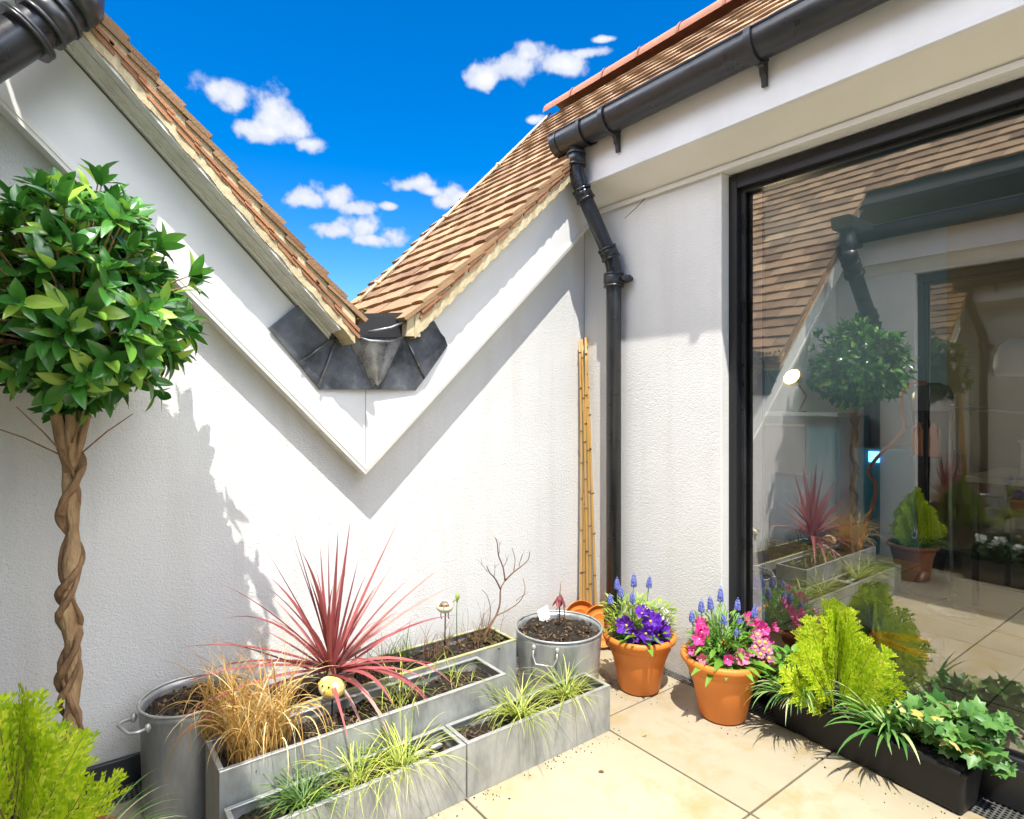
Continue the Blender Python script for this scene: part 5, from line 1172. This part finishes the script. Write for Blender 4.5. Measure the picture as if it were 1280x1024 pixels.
for k in range(12): a = k * .5236; b.tube([(1.93, -1.40, .90), (1.942, -1.40 + .095 * math.cos(a), .90 + .095 * math.sin(a))], .0014, 4)
b.build('grille', M['zincrim'], t); b = MB(); b.tube([(1.99, -1.40, .7365), (1.99, -1.40, .80), (2.0, -1.40, .90)], .010, 8); b.lathe([(0, 0), (.07, 0), (.06, .015), (0, .02)], 20, (1.99, -1.40, .7362)); b.build('stand', M['galv'], t)
t = thing('swing_arm_lamp', 'white swing arm lamp with a large pale shade at the right edge of the glass', 'lamp', (1.9, -1.0, 0))
b = MB(); b.tube([(1.82, -1.015, .02), (1.80, -1.01, .60), (1.80, -1.015, 1.115)], .009, 8); b.tube([(1.80, -1.015, 1.118), (1.80, -1.18, 1.105), (1.80, -1.345, 1.098)], .007, 8); b.tube([(1.80, -1.015, 1.135), (1.80, -1.18, 1.118)], .004, 6); b.tube([(1.80, -1.345, 1.10), (1.78, -1.35, 1.25), (1.74, -1.35, 1.34)], .007, 8); b.build('arm', M['zincrim'], t)
b = MB(); b.lathe([(0, .20), (.04, .195), (.075, .165), (.095, .11), (.10, .06), (.09, .01), (.085, .01), (.09, .06), (.07, .14), (0, .18)], 32, (1.70, -1.325, 1.27), sy=1.0); b.build('shade', M['white'], t)
b = MB(); b.lathe([(0, 0), (.12, 0), (.11, .018), (0, .022)], 24, (1.82, -1.015, 0)); b.build('base', M['galv'], t)
# white flowers in a black trough on the left wing side (seen mirrored)
t = thing('window_trough', 'black trough with white flowers under the left wing window, mirrored in the glass', 'planter', (-2.44, -1.02, 0)); b = MB(); b.hexa([(-2.52, -1.34, .002), (-2.40, -1.34, .002), (-2.40, -.84, .002), (-2.52, -.84, .002), (-2.53, -1.35, .14), (-2.385, -1.35, .14), (-2.385, -.83, .14), (-2.53, -.83, .14)]); b.build('body', M['black'], t, bevel=.01)
random.seed(90); t = thing('white_geranium', 'white flowered plant with dark leaves, mirrored in the glass at the right', 'flowering plant', (-2.45, -1.02, .14))
b = MB(); foliage(b, (-2.455, -1.08, .14), .08, 90, .05, .03, zlo=.10); foliage(b, (-2.455, -.95, .14), .08, 90, .05, .03, zlo=.10); foliage(b, (-2.455, -1.22, .14), .08, 90, .05, .03, zlo=.10); b.build('foliage', M['darkgreen'], t)
for (y, z) in ((-.93, .275), (-1.03, .285), (-1.12, .25), (-1.21, .28), (-.99, .24)):
    b = MB()
    for _ in range(14): petal_flower(b, (-2.42 + ru(-.02, .03), y + ru(-.025, .025), z + ru(-.02, .02)), (ru(.2, 1), ru(-.6, .6), ru(0, 1)), .014, 5, 0, 0, .4, .4, 0)
    b.build('flower', M['whitepetal'], t)
random.seed(14)

# grit, spilt compost and a few fallen petals on the paving
random.seed(101); b = MB()
for _ in range(230):
    k = rnd()
    if k < .45: x, y = ru(-1.7, -.5), -.705 - abs(random.gauss(0, .035))
    elif k < .75: a = ru(0, 6.28); c = P1 if rnd() < .5 else P2; q = .09 + abs(random.gauss(0, .04)); x, y = c[0] + q * math.cos(a), c[1] + q * math.sin(a)
    else: x, y = -.115 - abs(random.gauss(0, .05)), ru(-1.75, -.95)
    if x > -.06: continue
    b.blob((x, y, .0012), ru(.0008, .0028), jit=.4, seg=5, rings=3)
o = b.build('paving_grit', mat('grit and spilt compost', (.03, .02, .012), (.16, .11, .06), scale=40, rough=.95, island=.9, ramp=(.2, .9))); tag(o, 'grit and spilt compost scattered on the paving around pots and troughs', 'grit'); struct(o, 'stuff')
for i, (x, y, m_, lab) in enumerate([(-.50, -.80, 'drygrass', 'curled dead leaf on the paving by the corner of the zinc trough'), (-.75, -.86, 'twig', 'brown dead leaf on the paving in front of the zinc trough')]):
    b = MB(); b.leaf((0, 0, .003), (math.cos(i * 2.1), math.sin(i * 2.1), .15), (0, 0, 1), .022, .010, .5, .4, 6); o = b.build('fallen_leaf', M[m_]); o.location = (x, y, 0); tag(o, lab, 'fallen leaf')
